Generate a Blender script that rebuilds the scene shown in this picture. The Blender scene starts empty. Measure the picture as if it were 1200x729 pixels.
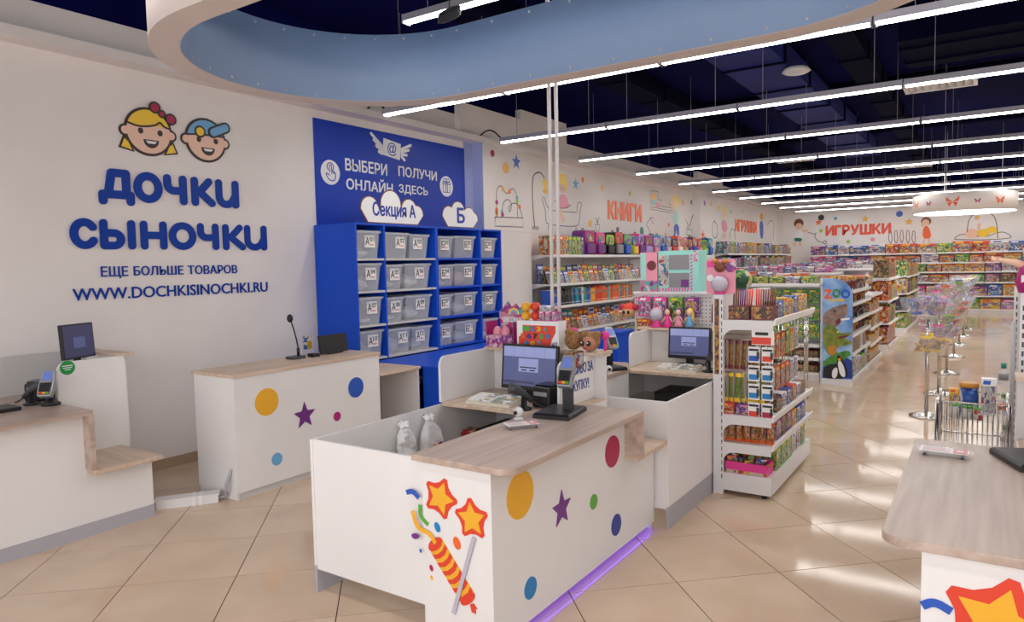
import bpy, bmesh, math, random
from mathutils import Vector, Matrix
random.seed(7)
S = bpy.context.scene
C = S.collection
PI = math.pi

# ------------------------------------------------------------------ camera
FPX, YAW, PIT, ROLL, H = 822.343, -.593318, .0646158, -.0203323, 1.734
fw = Vector((math.sin(YAW)*math.cos(PIT), math.cos(YAW)*math.cos(PIT), -math.sin(PIT)))
r0 = Vector((math.cos(YAW), -math.sin(YAW), 0)); u0 = r0.cross(fw)
cr = math.cos(ROLL)*r0 + math.sin(ROLL)*u0; cu = -math.sin(ROLL)*r0 + math.cos(ROLL)*u0
EYE = Vector((0, 0, H))
cam = bpy.data.cameras.new('camera'); cam.sensor_width = 36; cam.lens = FPX/1200*36; cam.clip_end = 200
co = bpy.data.objects.new('camera', cam); C.objects.link(co)
co.matrix_world = Matrix.Translation(EYE) @ Matrix((cr, cu, -fw)).transposed().to_4x4()
S.camera = co
def on(x, y, ax, val):
    d = fw + cr*((x-600)/FPX) - cu*((y-364.5)/FPX)
    return EYE + d*((val-EYE[ax])/d[ax])
def prj(P):
    v = Vector(P)-EYE; w = v.dot(fw)
    return (600+FPX*v.dot(cr)/w, 364.5-FPX*v.dot(cu)/w, w)

# ------------------------------------------------------------------ world and exposure
W = bpy.data.worlds.new('mall_light'); S.world = W; W.use_nodes = True
W.node_tree.nodes['Background'].inputs[0].default_value = (.92, .9, .92, 1)
W.node_tree.nodes['Background'].inputs[1].default_value = 1.1
S.view_settings.view_transform = 'Standard'; S.view_settings.look = 'None'
S.view_settings.exposure = 1.2; S.view_settings.gamma = 1.0; S.view_settings.use_curve_mapping = False
TUBE = 11.0

# ------------------------------------------------------------------ materials
def lin(c):
    return tuple(((v/255)/12.92 if v/255 <= .04045 else ((v/255+.055)/1.055)**2.4) for v in c)
MATS = {}
def mat(name, rgb, rough=.5, metal=0, emit=0, alpha=1, trans=0, spec=.5, coat=0):
    m = bpy.data.materials.new(name); m.use_nodes = True
    b = m.node_tree.nodes['Principled BSDF']
    c = (*lin(rgb), 1)
    b.inputs['Base Color'].default_value = c; b.inputs['Roughness'].default_value = rough
    b.inputs['Metallic'].default_value = metal; b.inputs['Alpha'].default_value = alpha
    b.inputs['Transmission Weight'].default_value = trans; b.inputs['Specular IOR Level'].default_value = spec
    b.inputs['Coat Weight'].default_value = coat
    if emit:
        b.inputs['Emission Color'].default_value = c; b.inputs['Emission Strength'].default_value = emit
    MATS[name] = m
    return m
def nodes(m):
    return m.node_tree.nodes, m.node_tree.links, m.node_tree.nodes['Principled BSDF']
def noisy(name, rgb1, rgb2, scale=(4, 4, 4), detail=4, rough=.5, bump=0, randomize=0, spec=.5, nscale=1., coat=0):
    m = mat(name, rgb1, rough, spec=spec, coat=coat); N, L, b = nodes(m)
    tc = N.new('ShaderNodeTexCoord'); mp = N.new('ShaderNodeMapping'); mp.inputs['Scale'].default_value = scale
    L.new(tc.outputs['Object'], mp.inputs[0])
    nz = N.new('ShaderNodeTexNoise'); nz.inputs['Scale'].default_value = nscale; nz.inputs['Detail'].default_value = detail
    src = mp.outputs[0]
    if randomize:
        oi = N.new('ShaderNodeObjectInfo'); ml = N.new('ShaderNodeMath'); ml.operation = 'MULTIPLY'; ml.inputs[1].default_value = 57.
        L.new(oi.outputs['Random'], ml.inputs[0])
        ad = N.new('ShaderNodeVectorMath'); ad.operation = 'ADD'
        L.new(src, ad.inputs[0]); L.new(ml.outputs[0], ad.inputs[1]); src = ad.outputs[0]
    L.new(src, nz.inputs['Vector'])
    rp = N.new('ShaderNodeValToRGB'); rp.color_ramp.elements[0].position = .32; rp.color_ramp.elements[1].position = .68
    rp.color_ramp.elements[0].color = (*lin(rgb1), 1); rp.color_ramp.elements[1].color = (*lin(rgb2), 1)
    L.new(nz.outputs['Fac'], rp.inputs[0]); L.new(rp.outputs[0], b.inputs['Base Color'])
    if bump:
        bp = N.new('ShaderNodeBump'); bp.inputs['Strength'].default_value = bump; bp.inputs['Distance'].default_value = .002
        L.new(nz.outputs['Fac'], bp.inputs['Height']); L.new(bp.outputs[0], b.inputs['Normal'])
    return m
def printed(name, cols, scale=18., rough=.35):
    """busy printed packaging: cells of a few flat inks, different on every object"""
    m = mat(name, cols[0], rough); N, L, b = nodes(m)
    tc = N.new('ShaderNodeTexCoord'); oi = N.new('ShaderNodeObjectInfo')
    ml = N.new('ShaderNodeMath'); ml.operation = 'MULTIPLY'; ml.inputs[1].default_value = 91.
    L.new(oi.outputs['Random'], ml.inputs[0])
    ad = N.new('ShaderNodeVectorMath'); ad.operation = 'ADD'
    L.new(tc.outputs['Object'], ad.inputs[0]); L.new(ml.outputs[0], ad.inputs[1])
    nz = N.new('ShaderNodeTexNoise'); nz.inputs['Scale'].default_value = scale*.5; nz.inputs['Detail'].default_value = 2
    L.new(ad.outputs[0], nz.inputs['Vector'])
    mx = N.new('ShaderNodeVectorMath'); mx.operation = 'MULTIPLY_ADD'
    L.new(nz.outputs['Color'], mx.inputs[0]); mx.inputs[1].default_value = (.25*18/scale,)*3; L.new(ad.outputs[0], mx.inputs[2])
    vo = N.new('ShaderNodeTexVoronoi'); vo.inputs['Scale'].default_value = scale
    L.new(mx.outputs[0], vo.inputs['Vector'])
    sp = N.new('ShaderNodeSeparateColor'); L.new(vo.outputs['Color'], sp.inputs[0])
    rp = N.new('ShaderNodeValToRGB'); rp.color_ramp.interpolation = 'CONSTANT'
    e = rp.color_ramp.elements
    while len(e) < len(cols): e.new(.5)
    for i, c in enumerate(cols):
        e[i].position = i/len(cols); e[i].color = (*[v*.62 for v in lin(c)], 1)
    L.new(sp.outputs[0], rp.inputs[0]); L.new(rp.outputs[0], b.inputs['Base Color'])
    return m
WHITE = noisy('white_laminate', (230, 228, 226), (235, 233, 231), (2, 2, 2), rough=.35)
WALL = noisy('wall_paint', (233, 227, 222), (239, 233, 229), (1.5, 1.5, 1.5), rough=.7, bump=.02)
MURALW = mat('mural_panel', (238, 230, 224), .6)
LAV = mat('lavender_strip', (168, 178, 222), .6)
GREYL = mat('grey_laminate', (176, 174, 182), .5)
GREYP = mat('grey_panel', (206, 203, 200), .5)
NAVY = noisy('navy_ceiling', (7, 9, 58), (11, 15, 78), (.5, .5, .5), rough=.9, spec=.05)
NAVYD = noisy('navy_duct', (20, 30, 104), (28, 40, 122), (1, 1, 1), rough=.7, spec=.15)
DARKD = mat('dark_equipment', (6, 8, 36), .9, spec=.05)
WOOD = noisy('light_oak', (198, 172, 148), (222, 199, 176), (26, 1.6, 26), 6, rough=.4, bump=.05)
WOODX = noisy('light_oak_cross', (196, 170, 147), (221, 198, 176), (1.6, 26, 26), 6, rough=.4, bump=.05)
WOODG = noisy('grey_oak', (168, 147, 134), (200, 180, 165), (22, 1.3, 22), 7, rough=.33, bump=.05)
BASEB = noisy('skirting_tile', (176, 150, 126), (188, 163, 138), (3, 3, 3), rough=.35)
TILE = noisy('beige_tile', (203, 177, 152), (217, 192, 168), (2.2, 2.2, 2.2), 5, rough=.08, randomize=1, spec=.36)
GROUT = mat('grout', (40, 30, 26), .9)
BLUE = mat('blue_laminate', (16, 78, 204), .45, spec=.3)
BANB = mat('banner_blue', (20, 62, 178), .45, spec=.3)
LOGOB = mat('logo_blue', (2, 58, 158), .45, spec=.25)
TXTB = mat('text_blue', (20, 58, 158), .4)
RINGW = mat('ring_white', (214, 204, 200), .6)
RINGB = noisy('ring_blue_banner', (150, 182, 226), (158, 190, 232), (2, 2, 2), rough=.5)
HOUS = mat('lamp_housing', (150, 148, 160), .5)
TUBEM = mat('lamp_tube', (255, 251, 247), .5, emit=TUBE)
DRUML = mat('drum_lamp_glow', (244, 248, 255), .5, emit=3.0)
BLACK = mat('black_plastic', (22, 22, 24), .4)
BLACKG = mat('black_gloss', (12, 12, 14), .15)
DGREY = mat('dark_grey', (64, 64, 68), .45)
SILV = mat('silver_plastic', (168, 168, 172), .3, .4)
CHROME = mat('chrome', (200, 196, 190), .15, 1.)
METAL = mat('white_metal', (226, 224, 224), .35)
PLAST = mat('clear_plastic', (206, 212, 222), .2, alpha=.38)
ACRY = mat('clear_acrylic', (225, 232, 235), .05, alpha=.12)
PVC = mat('white_film', (238, 238, 238), .35)
PAPER = mat('paper', (240, 238, 234), .6)
CREAMK = mat('keyboard_cream', (222, 214, 196), .5)
OUT = mat('outline_brown', (58, 44, 44), .5)
LINE = mat('mural_line', (70, 62, 66), .6)
SKIN = mat('logo_skin', (240, 200, 178), .5)
INK = {}
for n, c in dict(yellow=(238, 176, 44), yellow2=(246, 206, 52), orange=(238, 104, 44), red=(222, 66, 42), crimson=(176, 34, 78), magenta=(178, 30, 120),
                 purple=(112, 44, 130), blue=(38, 88, 186), navy=(36, 60, 150), cyan=(24, 130, 196), ltblue=(110, 172, 216), green=(90, 166, 64),
                 dgreen=(24, 120, 110), pink=(232, 150, 170), hotpink=(232, 60, 150), white=(240, 240, 240), black=(24, 24, 26), brown=(120, 66, 40),
                 silver=(190, 186, 200), teal=(30, 160, 168), lime=(150, 206, 60), lilac=(186, 156, 216), grey=(136, 134, 138), tan=(206, 160, 110),
                 maroon=(110, 40, 40), mint=(150, 216, 206), skin=(238, 196, 170), gold=(196, 132, 44)).items():
    INK[n] = mat('ink_'+n, c, .42)
SCREEN = mat('screen_blue', (78, 84, 124), .3, emit=.22)
SCREEND = mat('screen_dark', (62, 62, 96), .3, emit=.12)
SCREENL = mat('screen_light', (124, 132, 172), .3, emit=.3)
TSCR = mat('terminal_screen', (96, 116, 180), .3, emit=.15)
LEDP = mat('purple_led', (112, 50, 255), .5, emit=4)
P = {}
for n, cs in dict(
        multi=[(220, 60, 50), (250, 200, 60), (40, 110, 190), (240, 238, 230), (70, 150, 70), (230, 120, 50)],
        blue=[(40, 90, 180), (90, 150, 220), (230, 235, 240), (240, 190, 60), (30, 50, 120)],
        green=[(70, 150, 60), (120, 190, 70), (236, 232, 210), (40, 96, 60), (240, 200, 60)],
        red=[(190, 40, 44), (230, 90, 50), (240, 220, 200), (120, 30, 40), (250, 190, 60)],
        pink=[(226, 70, 150), (240, 150, 190), (250, 230, 236), (150, 60, 160), (120, 200, 200)],
        yellow=[(240, 190, 40), (250, 220, 90), (230, 110, 40), (250, 244, 220), (70, 120, 190)],
        purple=[(110, 60, 150), (180, 110, 190), (230, 200, 230), (60, 50, 110), (240, 190, 70)],
        brown=[(104, 66, 48), (160, 110, 70), (210, 170, 110), (60, 42, 36), (90, 110, 70)],
        white=[(240, 236, 230), (210, 206, 200), (200, 60, 60), (70, 120, 180), (240, 236, 230)],
        dark=[(34, 36, 44), (60, 66, 84), (150, 150, 150), (120, 50, 60), (40, 70, 100)],
        orange=[(236, 104, 36), (250, 160, 50), (245, 230, 200), (170, 60, 40), (60, 120, 70)],
        teal=[(40, 150, 160), (130, 210, 210), (240, 240, 236), (230, 90, 120), (30, 80, 120)]).items():
    P[n] = printed('print_'+n, cs)
PF = {n: printed('fineprint_'+n, cs, 34.) for n, cs in dict(
    multi=[(220, 60, 50), (250, 200, 60), (40, 110, 190), (240, 238, 230), (70, 150, 70)],
    pink=[(226, 70, 150), (240, 170, 200), (250, 236, 240), (150, 60, 160)],
    gold=[(180, 110, 40), (110, 60, 30), (220, 160, 60), (60, 40, 30)],
    green=[(60, 150, 60), (40, 100, 50), (110, 190, 80), (230, 120, 40)]).items()}

# ------------------------------------------------------------------ mesh helpers
def root_loc(o):
    while o.parent: o = o.parent
    return o.location.copy()
class MB:
    def __init__(self, T=None): self.v = []; self.f = []; self.m = []; self.sm = []; self.T = T
    def add(self, vs, fs, m=0, smooth=False):
        n = len(self.v); self.v += [Vector(q) for q in vs]
        for q in fs: self.f.append([n+i for i in q]); self.m.append(m); self.sm.append(smooth)
        return self
    def box(self, x0, x1, y0, y1, z0, z1, m=0):
        return self.add([(x0, y0, z0), (x1, y0, z0), (x1, y1, z0), (x0, y1, z0), (x0, y0, z1), (x1, y0, z1), (x1, y1, z1), (x0, y1, z1)],
                        [(0, 3, 2, 1), (4, 5, 6, 7), (0, 1, 5, 4), (1, 2, 6, 5), (2, 3, 7, 6), (3, 0, 4, 7)], m)
    def obox(self, c, u, v, w, hu, hv, hw, m=0):
        c = Vector(c); u = Vector(u).normalized(); v = Vector(v).normalized(); w = Vector(w).normalized()
        vs = [c+u*a*hu+v*b*hv+w*d*hw for d in (-1, 1) for a, b in ((-1, -1), (1, -1), (1, 1), (-1, 1))]
        return self.add(vs, [(0, 3, 2, 1), (4, 5, 6, 7), (0, 1, 5, 4), (1, 2, 6, 5), (2, 3, 7, 6), (3, 0, 4, 7)], m)
    def prism(self, pts, fr, d0=0, d1=.004, m=0, smooth=False):
        """2-D outline extruded along the frame's normal. fr = (origin, u, v, n)"""
        o, u, v, n = fr
        k = len(pts)
        vs = [o+u*a+v*b+n*d0 for a, b in pts]+[o+u*a+v*b+n*d1 for a, b in pts]
        fs = [tuple(range(k-1, -1, -1)), tuple(range(k, 2*k))]
        self.add(vs, fs, m)
        nn = len(self.v)-2*k
        for i in range(k):
            j = (i+1) % k
            self.f.append([nn+i, nn+j, nn+k+j, nn+k+i]); self.m.append(m); self.sm.append(smooth)
        return self
    def tube(self, path, r, n=8, m=0, cap=True):
        path = [Vector(p) for p in path]; rs = r if isinstance(r, (list, tuple)) else [r]*len(path)
        rings = []; prev = None
        for i, p in enumerate(path):
            t = (path[min(i+1, len(path)-1)]-path[max(i-1, 0)]).normalized()
            a = prev if prev is not None else (Vector((0, 0, 1)) if abs(t.z) < .9 else Vector((1, 0, 0)))
            e = (a-t*a.dot(t)).normalized(); prev = e; g = t.cross(e)
            rings.append([p+(e*math.cos(2*PI*k/n)+g*math.sin(2*PI*k/n))*rs[i] for k in range(n)])
        vs = [q for R in rings for q in R]; fs = []
        for i in range(len(path)-1):
            for k in range(n): fs.append((i*n+k, i*n+(k+1) % n, (i+1)*n+(k+1) % n, (i+1)*n+k))
        self.add(vs, fs, m, True)
        if cap:
            b = len(self.v)-len(vs)
            self.f.append([b+k for k in range(n-1, -1, -1)]); self.m.append(m); self.sm.append(False)
            self.f.append([b+(len(path)-1)*n+k for k in range(n)]); self.m.append(m); self.sm.append(False)
        return self
    def lathe(self, prof, c=(0, 0, 0), n=24, m=0, axis='z', smooth=True, sx=1, sy=1):
        c = Vector(c); vs = []; fs = []
        for r, h in prof:
            for k in range(n):
                a, b = r*math.cos(2*PI*k/n)*sx, r*math.sin(2*PI*k/n)*sy
                q = {'z': (a, b, h), 'y': (a, h, b), 'x': (h, a, b)}[axis]
                vs.append(c+Vector(q))
        for i in range(len(prof)-1):
            for k in range(n): fs.append((i*n+k, i*n+(k+1) % n, (i+1)*n+(k+1) % n, (i+1)*n+k))
        self.add(vs, fs, m, smooth)
        b = len(self.v)-len(vs)
        for i, rev in ((0, True), (len(prof)-1, False)):
            if prof[i][0] > 1e-5:
                q = [b+i*n+k for k in range(n)]
                self.f.append(q[::-1] if rev else q); self.m.append(m); self.sm.append(False)
        return self
    def ball(self, c, rx, ry=None, rz=None, n=14, k=8, m=0):
        ry = rx if ry is None else ry; rz = rx if rz is None else rz
        c = Vector(c); vs = []; fs = []
        for i in range(k+1):
            t = PI*i/k
            for j in range(n):
                p = 2*PI*j/n
                vs.append(c+Vector((rx*math.sin(t)*math.cos(p), ry*math.sin(t)*math.sin(p), rz*math.cos(t))))
        for i in range(k):
            for j in range(n): fs.append((i*n+j, (i+1)*n+j, (i+1)*n+(j+1) % n, i*n+(j+1) % n))
        return self.add(vs, fs, m, True)
    def ribbon(self, pts, w, fr, d0=0, d1=.002, m=0, closed=False):
        """a flat stroke of width w in a plane"""
        pts = [Vector(q) for q in pts]
        if closed: pts = pts+[pts[0]]
        L = []; R = []
        for i, p in enumerate(pts):
            a = pts[max(i-1, 0)]; b = pts[min(i+1, len(pts)-1)]
            if closed and i in (0, len(pts)-1): a = pts[-2]; b = pts[1]
            t = (b-a)
            t = t.normalized() if t.length > 1e-9 else Vector((1, 0))
            nrm = Vector((-t.y, t.x))*w/2
            L.append(p+nrm); R.append(p-nrm)
        o, u, v, n = fr
        for i in range(len(pts)-1):
            q = [L[i], R[i], R[i+1], L[i+1]]
            self.add([o+u*a.x+v*a.y+n*d1 for a in q]+[o+u*a.x+v*a.y+n*d0 for a in q],
                     [(0, 1, 2, 3), (0, 4, 5, 1), (2, 6, 7, 3), (0, 3, 7, 4), (1, 5, 6, 2)], m)
        return self
    def build(self, name, mats, parent=None, world=True, recalc=True, bevel=0, seg=2, weld=False):
        off = root_loc(parent) if (parent is not None and world) else Vector((0, 0, 0))
        vs = [(self.T(q) if self.T else q)-off for q in self.v]
        me = bpy.data.meshes.new(name); me.from_pydata(vs, [], self.f)
        if not isinstance(mats, (list, tuple)): mats = [mats]
        for q in mats: me.materials.append(q)
        me.polygons.foreach_set('material_index', self.m); me.polygons.foreach_set('use_smooth', self.sm)
        if recalc or bevel or weld:
            bm = bmesh.new(); bm.from_mesh(me)
            if weld: bmesh.ops.remove_doubles(bm, verts=bm.verts, dist=1e-5)
            if recalc: bmesh.ops.recalc_face_normals(bm, faces=bm.faces)
            if bevel:
                es = [e for e in bm.edges if len(e.link_faces) == 2 and e.calc_face_angle(0) > .6]
                bmesh.ops.bevel(bm, geom=es, offset=bevel, segments=seg, affect='EDGES', profile=.5)
            bm.to_mesh(me); bm.free()
        o = bpy.data.objects.new(name, me); C.objects.link(o)
        if parent is not None: o.parent = parent
        return o
def tag(o, label, cat=None, group=None, kind=None):
    if label: o['label'] = label
    if cat: o['category'] = cat
    if group: o['group'] = group
    if kind: o['kind'] = kind
    return o
def thing(name, label, cat, loc, group=None, rz=0):
    o = bpy.data.objects.new(name, None); C.objects.link(o); o.location = loc; o.rotation_euler = (0, 0, rz)
    o.empty_display_size = .1
    return tag(o, label, cat, group)
def struct(name, mb, m, parent=None, label=None, **k):
    o = mb.build(name, m, parent, **k)
    if parent is None: tag(o, label, None, None, 'structure')
    return o
def solo(name, mb, m, label, cat, group=None, **k):
    """a thing that is one mesh: origin moved to its base"""
    xs = [(mb.T(q) if mb.T else q) for q in mb.v]
    b = Vector(((min(q.x for q in xs)+max(q.x for q in xs))/2, (min(q.y for q in xs)+max(q.y for q in xs))/2, min(q.z for q in xs)))
    o = mb.build(name, m, None, **k)
    for q in o.data.vertices: q.co -= b
    o.location = b
    return tag(o, label, cat, group)
def dup(root, loc, rz=None, label=None, group=None):
    r = root.copy(); C.objects.link(r); r.location = loc
    if rz is not None: r.rotation_euler = (0, 0, rz)
    if label: r['label'] = label
    if group: r['group'] = group
    for ch in list(root.children):
        c = ch.copy(); C.objects.link(c); c.parent = r
        for g in ch.children:
            d = g.copy(); C.objects.link(d); d.parent = c
    return r
def nth(i):
    return ['first', 'second', 'third', 'fourth', 'fifth', 'sixth', 'seventh', 'eighth', 'ninth', 'tenth', 'eleventh', 'twelfth'][i-1] if i <= 12 else \
        str(i)+('th' if 10 < i % 100 < 20 else {1: 'st', 2: 'nd', 3: 'rd'}.get(i % 10, 'th'))
VX, VY, VZ = Vector((1, 0, 0)), Vector((0, 1, 0)), Vector((0, 0, 1))
def frX(X): return (Vector((X, 0, 0)), VY, VZ, VX)          # plane facing +X, (a, b) = (Y, Z)
def frY(Y): return (Vector((0, Y, 0)), VX, VZ, -VY)         # plane facing -Y, (a, b) = (X, Z)
def pxX(X): return lambda x, y: (lambda q: (q.y, q.z))(on(x, y, 0, X))
def pxY(Y): return lambda x, y: (lambda q: (q.x, q.z))(on(x, y, 1, Y))
def circ(cx, cy, r, n=28, ry=None, a0=0, a1=2*PI):
    ry = r if ry is None else ry
    full = abs(a1-a0-2*PI) < 1e-6
    return [(cx+r*math.cos(a0+(a1-a0)*i/(n if full else n-1)), cy+ry*math.sin(a0+(a1-a0)*i/(n if full else n-1))) for i in range(n)]
def star(cx, cy, R, r, rot=PI/2, n=5):
    return [(cx+(R if i % 2 == 0 else r)*math.cos(rot+PI*i/n), cy+(R if i % 2 == 0 else r)*math.sin(rot+PI*i/n)) for i in range(2*n)]
def rot2(pts, c, a):
    return [(c[0]+(x-c[0])*math.cos(a)-(y-c[1])*math.sin(a), c[1]+(x-c[0])*math.sin(a)+(y-c[1])*math.cos(a)) for x, y in pts]
def rrect(x0, x1, y0, y1, r, corners=(1, 1, 1, 1), n=6):
    out = []
    for k, (cx, cy, a) in enumerate(((x1-r, y0+r, -PI/2), (x1-r, y1-r, 0), (x0+r, y1-r, PI/2), (x0+r, y0+r, PI))):
        if corners[k]: out += [(cx+r*math.cos(a+PI/2*i/n), cy+r*math.sin(a+PI/2*i/n)) for i in range(n+1)]
        else: out.append(((x1, y0), (x1, y1), (x0, y1), (x0, y0))[k])
    return out
def smooth2(pts, it=2, closed=False):
    for _ in range(it):
        q = []
        k = len(pts)
        rng = range(k) if closed else range(k-1)
        if not closed: q.append(pts[0])
        for i in rng:
            a, b = pts[i], pts[(i+1) % k]
            q += [(a[0]*.75+b[0]*.25, a[1]*.75+b[1]*.25), (a[0]*.25+b[0]*.75, a[1]*.25+b[1]*.75)]
        if not closed: q.append(pts[-1])
        pts = q
    return pts
_font = {}
def text_mesh(s, bold=0):
    bold = 0
    if (s, bold) in _font: return _font[(s, bold)]
    cv = bpy.data.curves.new('lettering', 'FONT'); cv.body = s; cv.size = 1; cv.resolution_u = 3
    ob = bpy.data.objects.new('lettering', cv); C.objects.link(ob)
    bpy.context.view_layer.update()
    me = bpy.data.meshes.new_from_object(ob.evaluated_get(bpy.context.evaluated_depsgraph_get()))
    vs = [v.co.copy() for v in me.vertices]; fs = [list(p.vertices) for p in me.polygons]
    bpy.data.objects.remove(ob); bpy.data.curves.remove(cv); bpy.data.meshes.remove(me)
    _font[(s, bold)] = (vs, fs)
    return vs, fs
def text(s, fr, x0, x1, y0, y1, m, parent, name='lettering', d0=.001, d1=.004, bold=0., T=None, shear=0, slope=0):
    """lettering fitted into a rectangle of the frame, with a little thickness"""
    vs, fs = text_mesh(s, bold)
    ax, bx = min(v.x for v in vs), max(v.x for v in vs); ay, by = min(v.y for v in vs), max(v.y for v in vs)
    o, u, v, n = fr
    mb = MB(T)
    def pt(q, d):
        a = x0+(q.x-ax)/(bx-ax)*(x1-x0); b = y0+(q.y-ay)/(by-ay)*(y1-y0)+slope*(q.x-ax)/(bx-ax)
        return o+u*a+v*b+n*d
    k = len(vs); cnt = {}
    for f in fs:
        for i in range(len(f)): cnt[(f[i], f[(i+1) % len(f)])] = 1
    rim = [e for e in cnt if (e[1], e[0]) not in cnt]
    b = bold*1.6
    for j, (ox, oy) in enumerate(((0, 0), (-b, 0), (b, 0), (0, -b), (0, b)) if bold else ((0, 0),)):
        n0 = len(mb.v); dd = d1+j*.00012
        qs = [Vector((q.x+ox, q.y+oy, 0)) for q in vs]
        mb.add([pt(q, dd) for q in qs]+[pt(q, d0) for q in qs], fs)
        for (a, c) in rim: mb.f.append([n0+a, n0+c, n0+k+c, n0+k+a]); mb.m.append(0); mb.sm.append(False)
    return mb.build(name, m, parent, recalc=False)

# ------------------------------------------------------------------ the room
XW, YB, ZC = -6.0, 26.2, 4.35
# floor of 60 cm tiles laid diagonally; joints recessed
A = math.radians(43.6); ca, sa = math.cos(A), math.sin(A)
floor = struct('floor', MB().box(-6.2, 6.2, -3.5, 26.4, -.1, -.004), GROUT)
tm = MB().box(-.2972, .2972, -.2972, .2972, -.02, 0)
proto_tile = tm.build('tile', TILE, None); tile_me = proto_tile.data; bpy.data.objects.remove(proto_tile)
cells = []
for i in range(-30, 40):
    for j in range(-20, 60):
        u_, v_ = .2708+.6*(i+.5), -.09+.6*(j+.5)
        x, y = ca*u_-sa*v_, sa*u_+ca*v_
        if not (-6.4 < x < 6.1 and -3.4 < y < 26.2): continue
        score = 0
        if x > -5.75:
            p = prj((x, y, 0))
            if p[2] > .3 and -90 < p[0] < 1290 and p[1] < 800: score = 1/(p[2]**3)
        cells.append((score, x, y))
cells.sort(reverse=True)
rest = MB()
for k, (sc_, x, y) in enumerate(cells):
    if k < 290 and sc_ > 0:
        t = bpy.data.objects.new('tile', tile_me); C.objects.link(t); t.parent = floor; t.location = (x, y, 0); t.rotation_euler = (0, 0, A)
    else:
        e1 = Vector((ca, sa, 0))*.298; e2 = Vector((-sa, ca, 0))*.298; c0 = Vector((x, y, 0))
        q = [c0-e1-e2, c0+e1-e2, c0+e1+e2, c0-e1+e2]
        rest.add(q+[a+Vector((0, 0, -.02)) for a in q], [(0, 1, 2, 3), (0, 4, 5, 1), (1, 5, 6, 2), (2, 6, 7, 3), (3, 7, 4, 0)])
tag(rest.build('tile_field', TILE, floor, recalc=False), None, kind='stuff')

struct('wall_left', MB().box(XW-.2, XW, -3.5, YB+.2, 0, 3.8), WALL)
struct('trim_1', MB().box(XW-.2, XW, -3.5, YB+.2, 3.8, ZC), NAVY)
struct('wall_back', MB().box(XW, 6.2, YB, YB+.2, 0, 3.8), WALL)
struct('trim_2', MB().box(XW, 6.2, YB, YB+.2, 3.8, ZC), NAVY)
struct('wall_right', MB().box(6, 6.2, -3.5, YB, 0, ZC), WALL)
struct('ceiling', MB().box(XW-.2, 6.2, -3.5, YB+.2, ZC, ZC+.15), NAVY)
struct('baseboard_left', MB().box(XW, XW+.012, -3.5, 5.1, 0, .09), BASEB)
struct('trim_3', MB().box(XW, -5.81, -3.5, YB, 3.45, 3.53), WALL)                 # cornice shelf along the left wall
pill = MB().box(XW, -5.82, 7.98, 9.2, 0, 3.45)
struct('wall_pillar', pill, WALL)
struct('wall_pillar', MB().box(XW, -5.82, 17.0, 18.1, 0, 3.45), WALL)
struct('trim_4', MB().box(XW, -5.994, 7.775, 7.98, 2.2, 3.45), LAV)  # same lavender on the strip beside the banner and on the pillar side
struct('trim_5', MB().box(XW, -5.821, 7.97, 7.98, 2.2, 3.45), LAV)
# upper stepped bulkhead blocks above the cornice
struct('trim_6', MB().box(XW, -5.9, 7.6, 9.1, 3.53, 3.95).box(XW, -5.9, 9.1, 10.5, 3.53, 4.1), WALL)
struct('trim_7', MB().box(XW, -5.9, 17.0, 19.0, 3.53, 3.95), WALL)

# ceiling services
def duct(x0, x1, y0, y1, z0, z1, label, m=NAVYD):
    t = thing('air_duct', label, 'duct', ((x0+x1)/2, (y0+y1)/2, z0))
    MB().box(x0, x1, y0, y1, z0, z1).build('duct_body', m, t)
    L = max(x1-x0, y1-y0); n = max(2, int(L/1.3))
    for i in range(n):
        if y1-y0 > x1-x0:
            y = y0+(i+.5)*L/n; MB().box(x0-.02, x1+.02, y-.02, y+.02, z0-.02, z1).build('flange', DARKD, t)
        else:
            x = x0+(i+.5)*L/n; MB().box(x-.02, x+.02, y0-.02, y1+.02, z0-.02, z1).build('flange', DARKD, t)
    MB().tube([((x0+x1)/2, (y0+y1)/2, z1), ((x0+x1)/2, (y0+y1)/2, ZC)], .01, 6).build('hanger', DARKD, t)
duct(-2.65, -1.95, 6.5, 17.5, 4.0, 4.25, 'wide pale blue air duct running under the navy ceiling')
duct(-4.3, -3.9, 5.2, 24, 4.1, 4.3, 'narrow dark air duct nearest the left wall', DARKD)
duct(-1.5, -1.2, 6.0, 24, 4.12, 4.3, 'narrow dark duct just right of the wide duct', DARKD)
duct(-.75, .35, 8.0, 9.2, 3.85, 4.25, 'dark square air handling box hung behind the front ceiling lights', DARKD)
duct(1.0, 1.35, 9.0, 24, 4.05, 4.3, 'dark duct on the right beyond the square air box', DARKD)
for i, (x0, x1, y) in enumerate(((-4.2, 3, 7.1), (-4.2, 3, 11.6), (-4.2, 3, 15.9))):
    solo('ceiling_pipe', MB().tube([(x0, y, 4.28), (x1, y, 4.28)], .06, 8).tube([(x0+.4, y, 4.28), (x0+.4, y, ZC)], .015, 6).tube([(x1-.4, y, 4.28), (x1-.4, y, ZC)], .015, 6),
         DARKD, 'dark pipe crossing the ceiling, %s from the front' % nth(i+1), 'pipe', 'pipes across the ceiling')
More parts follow.
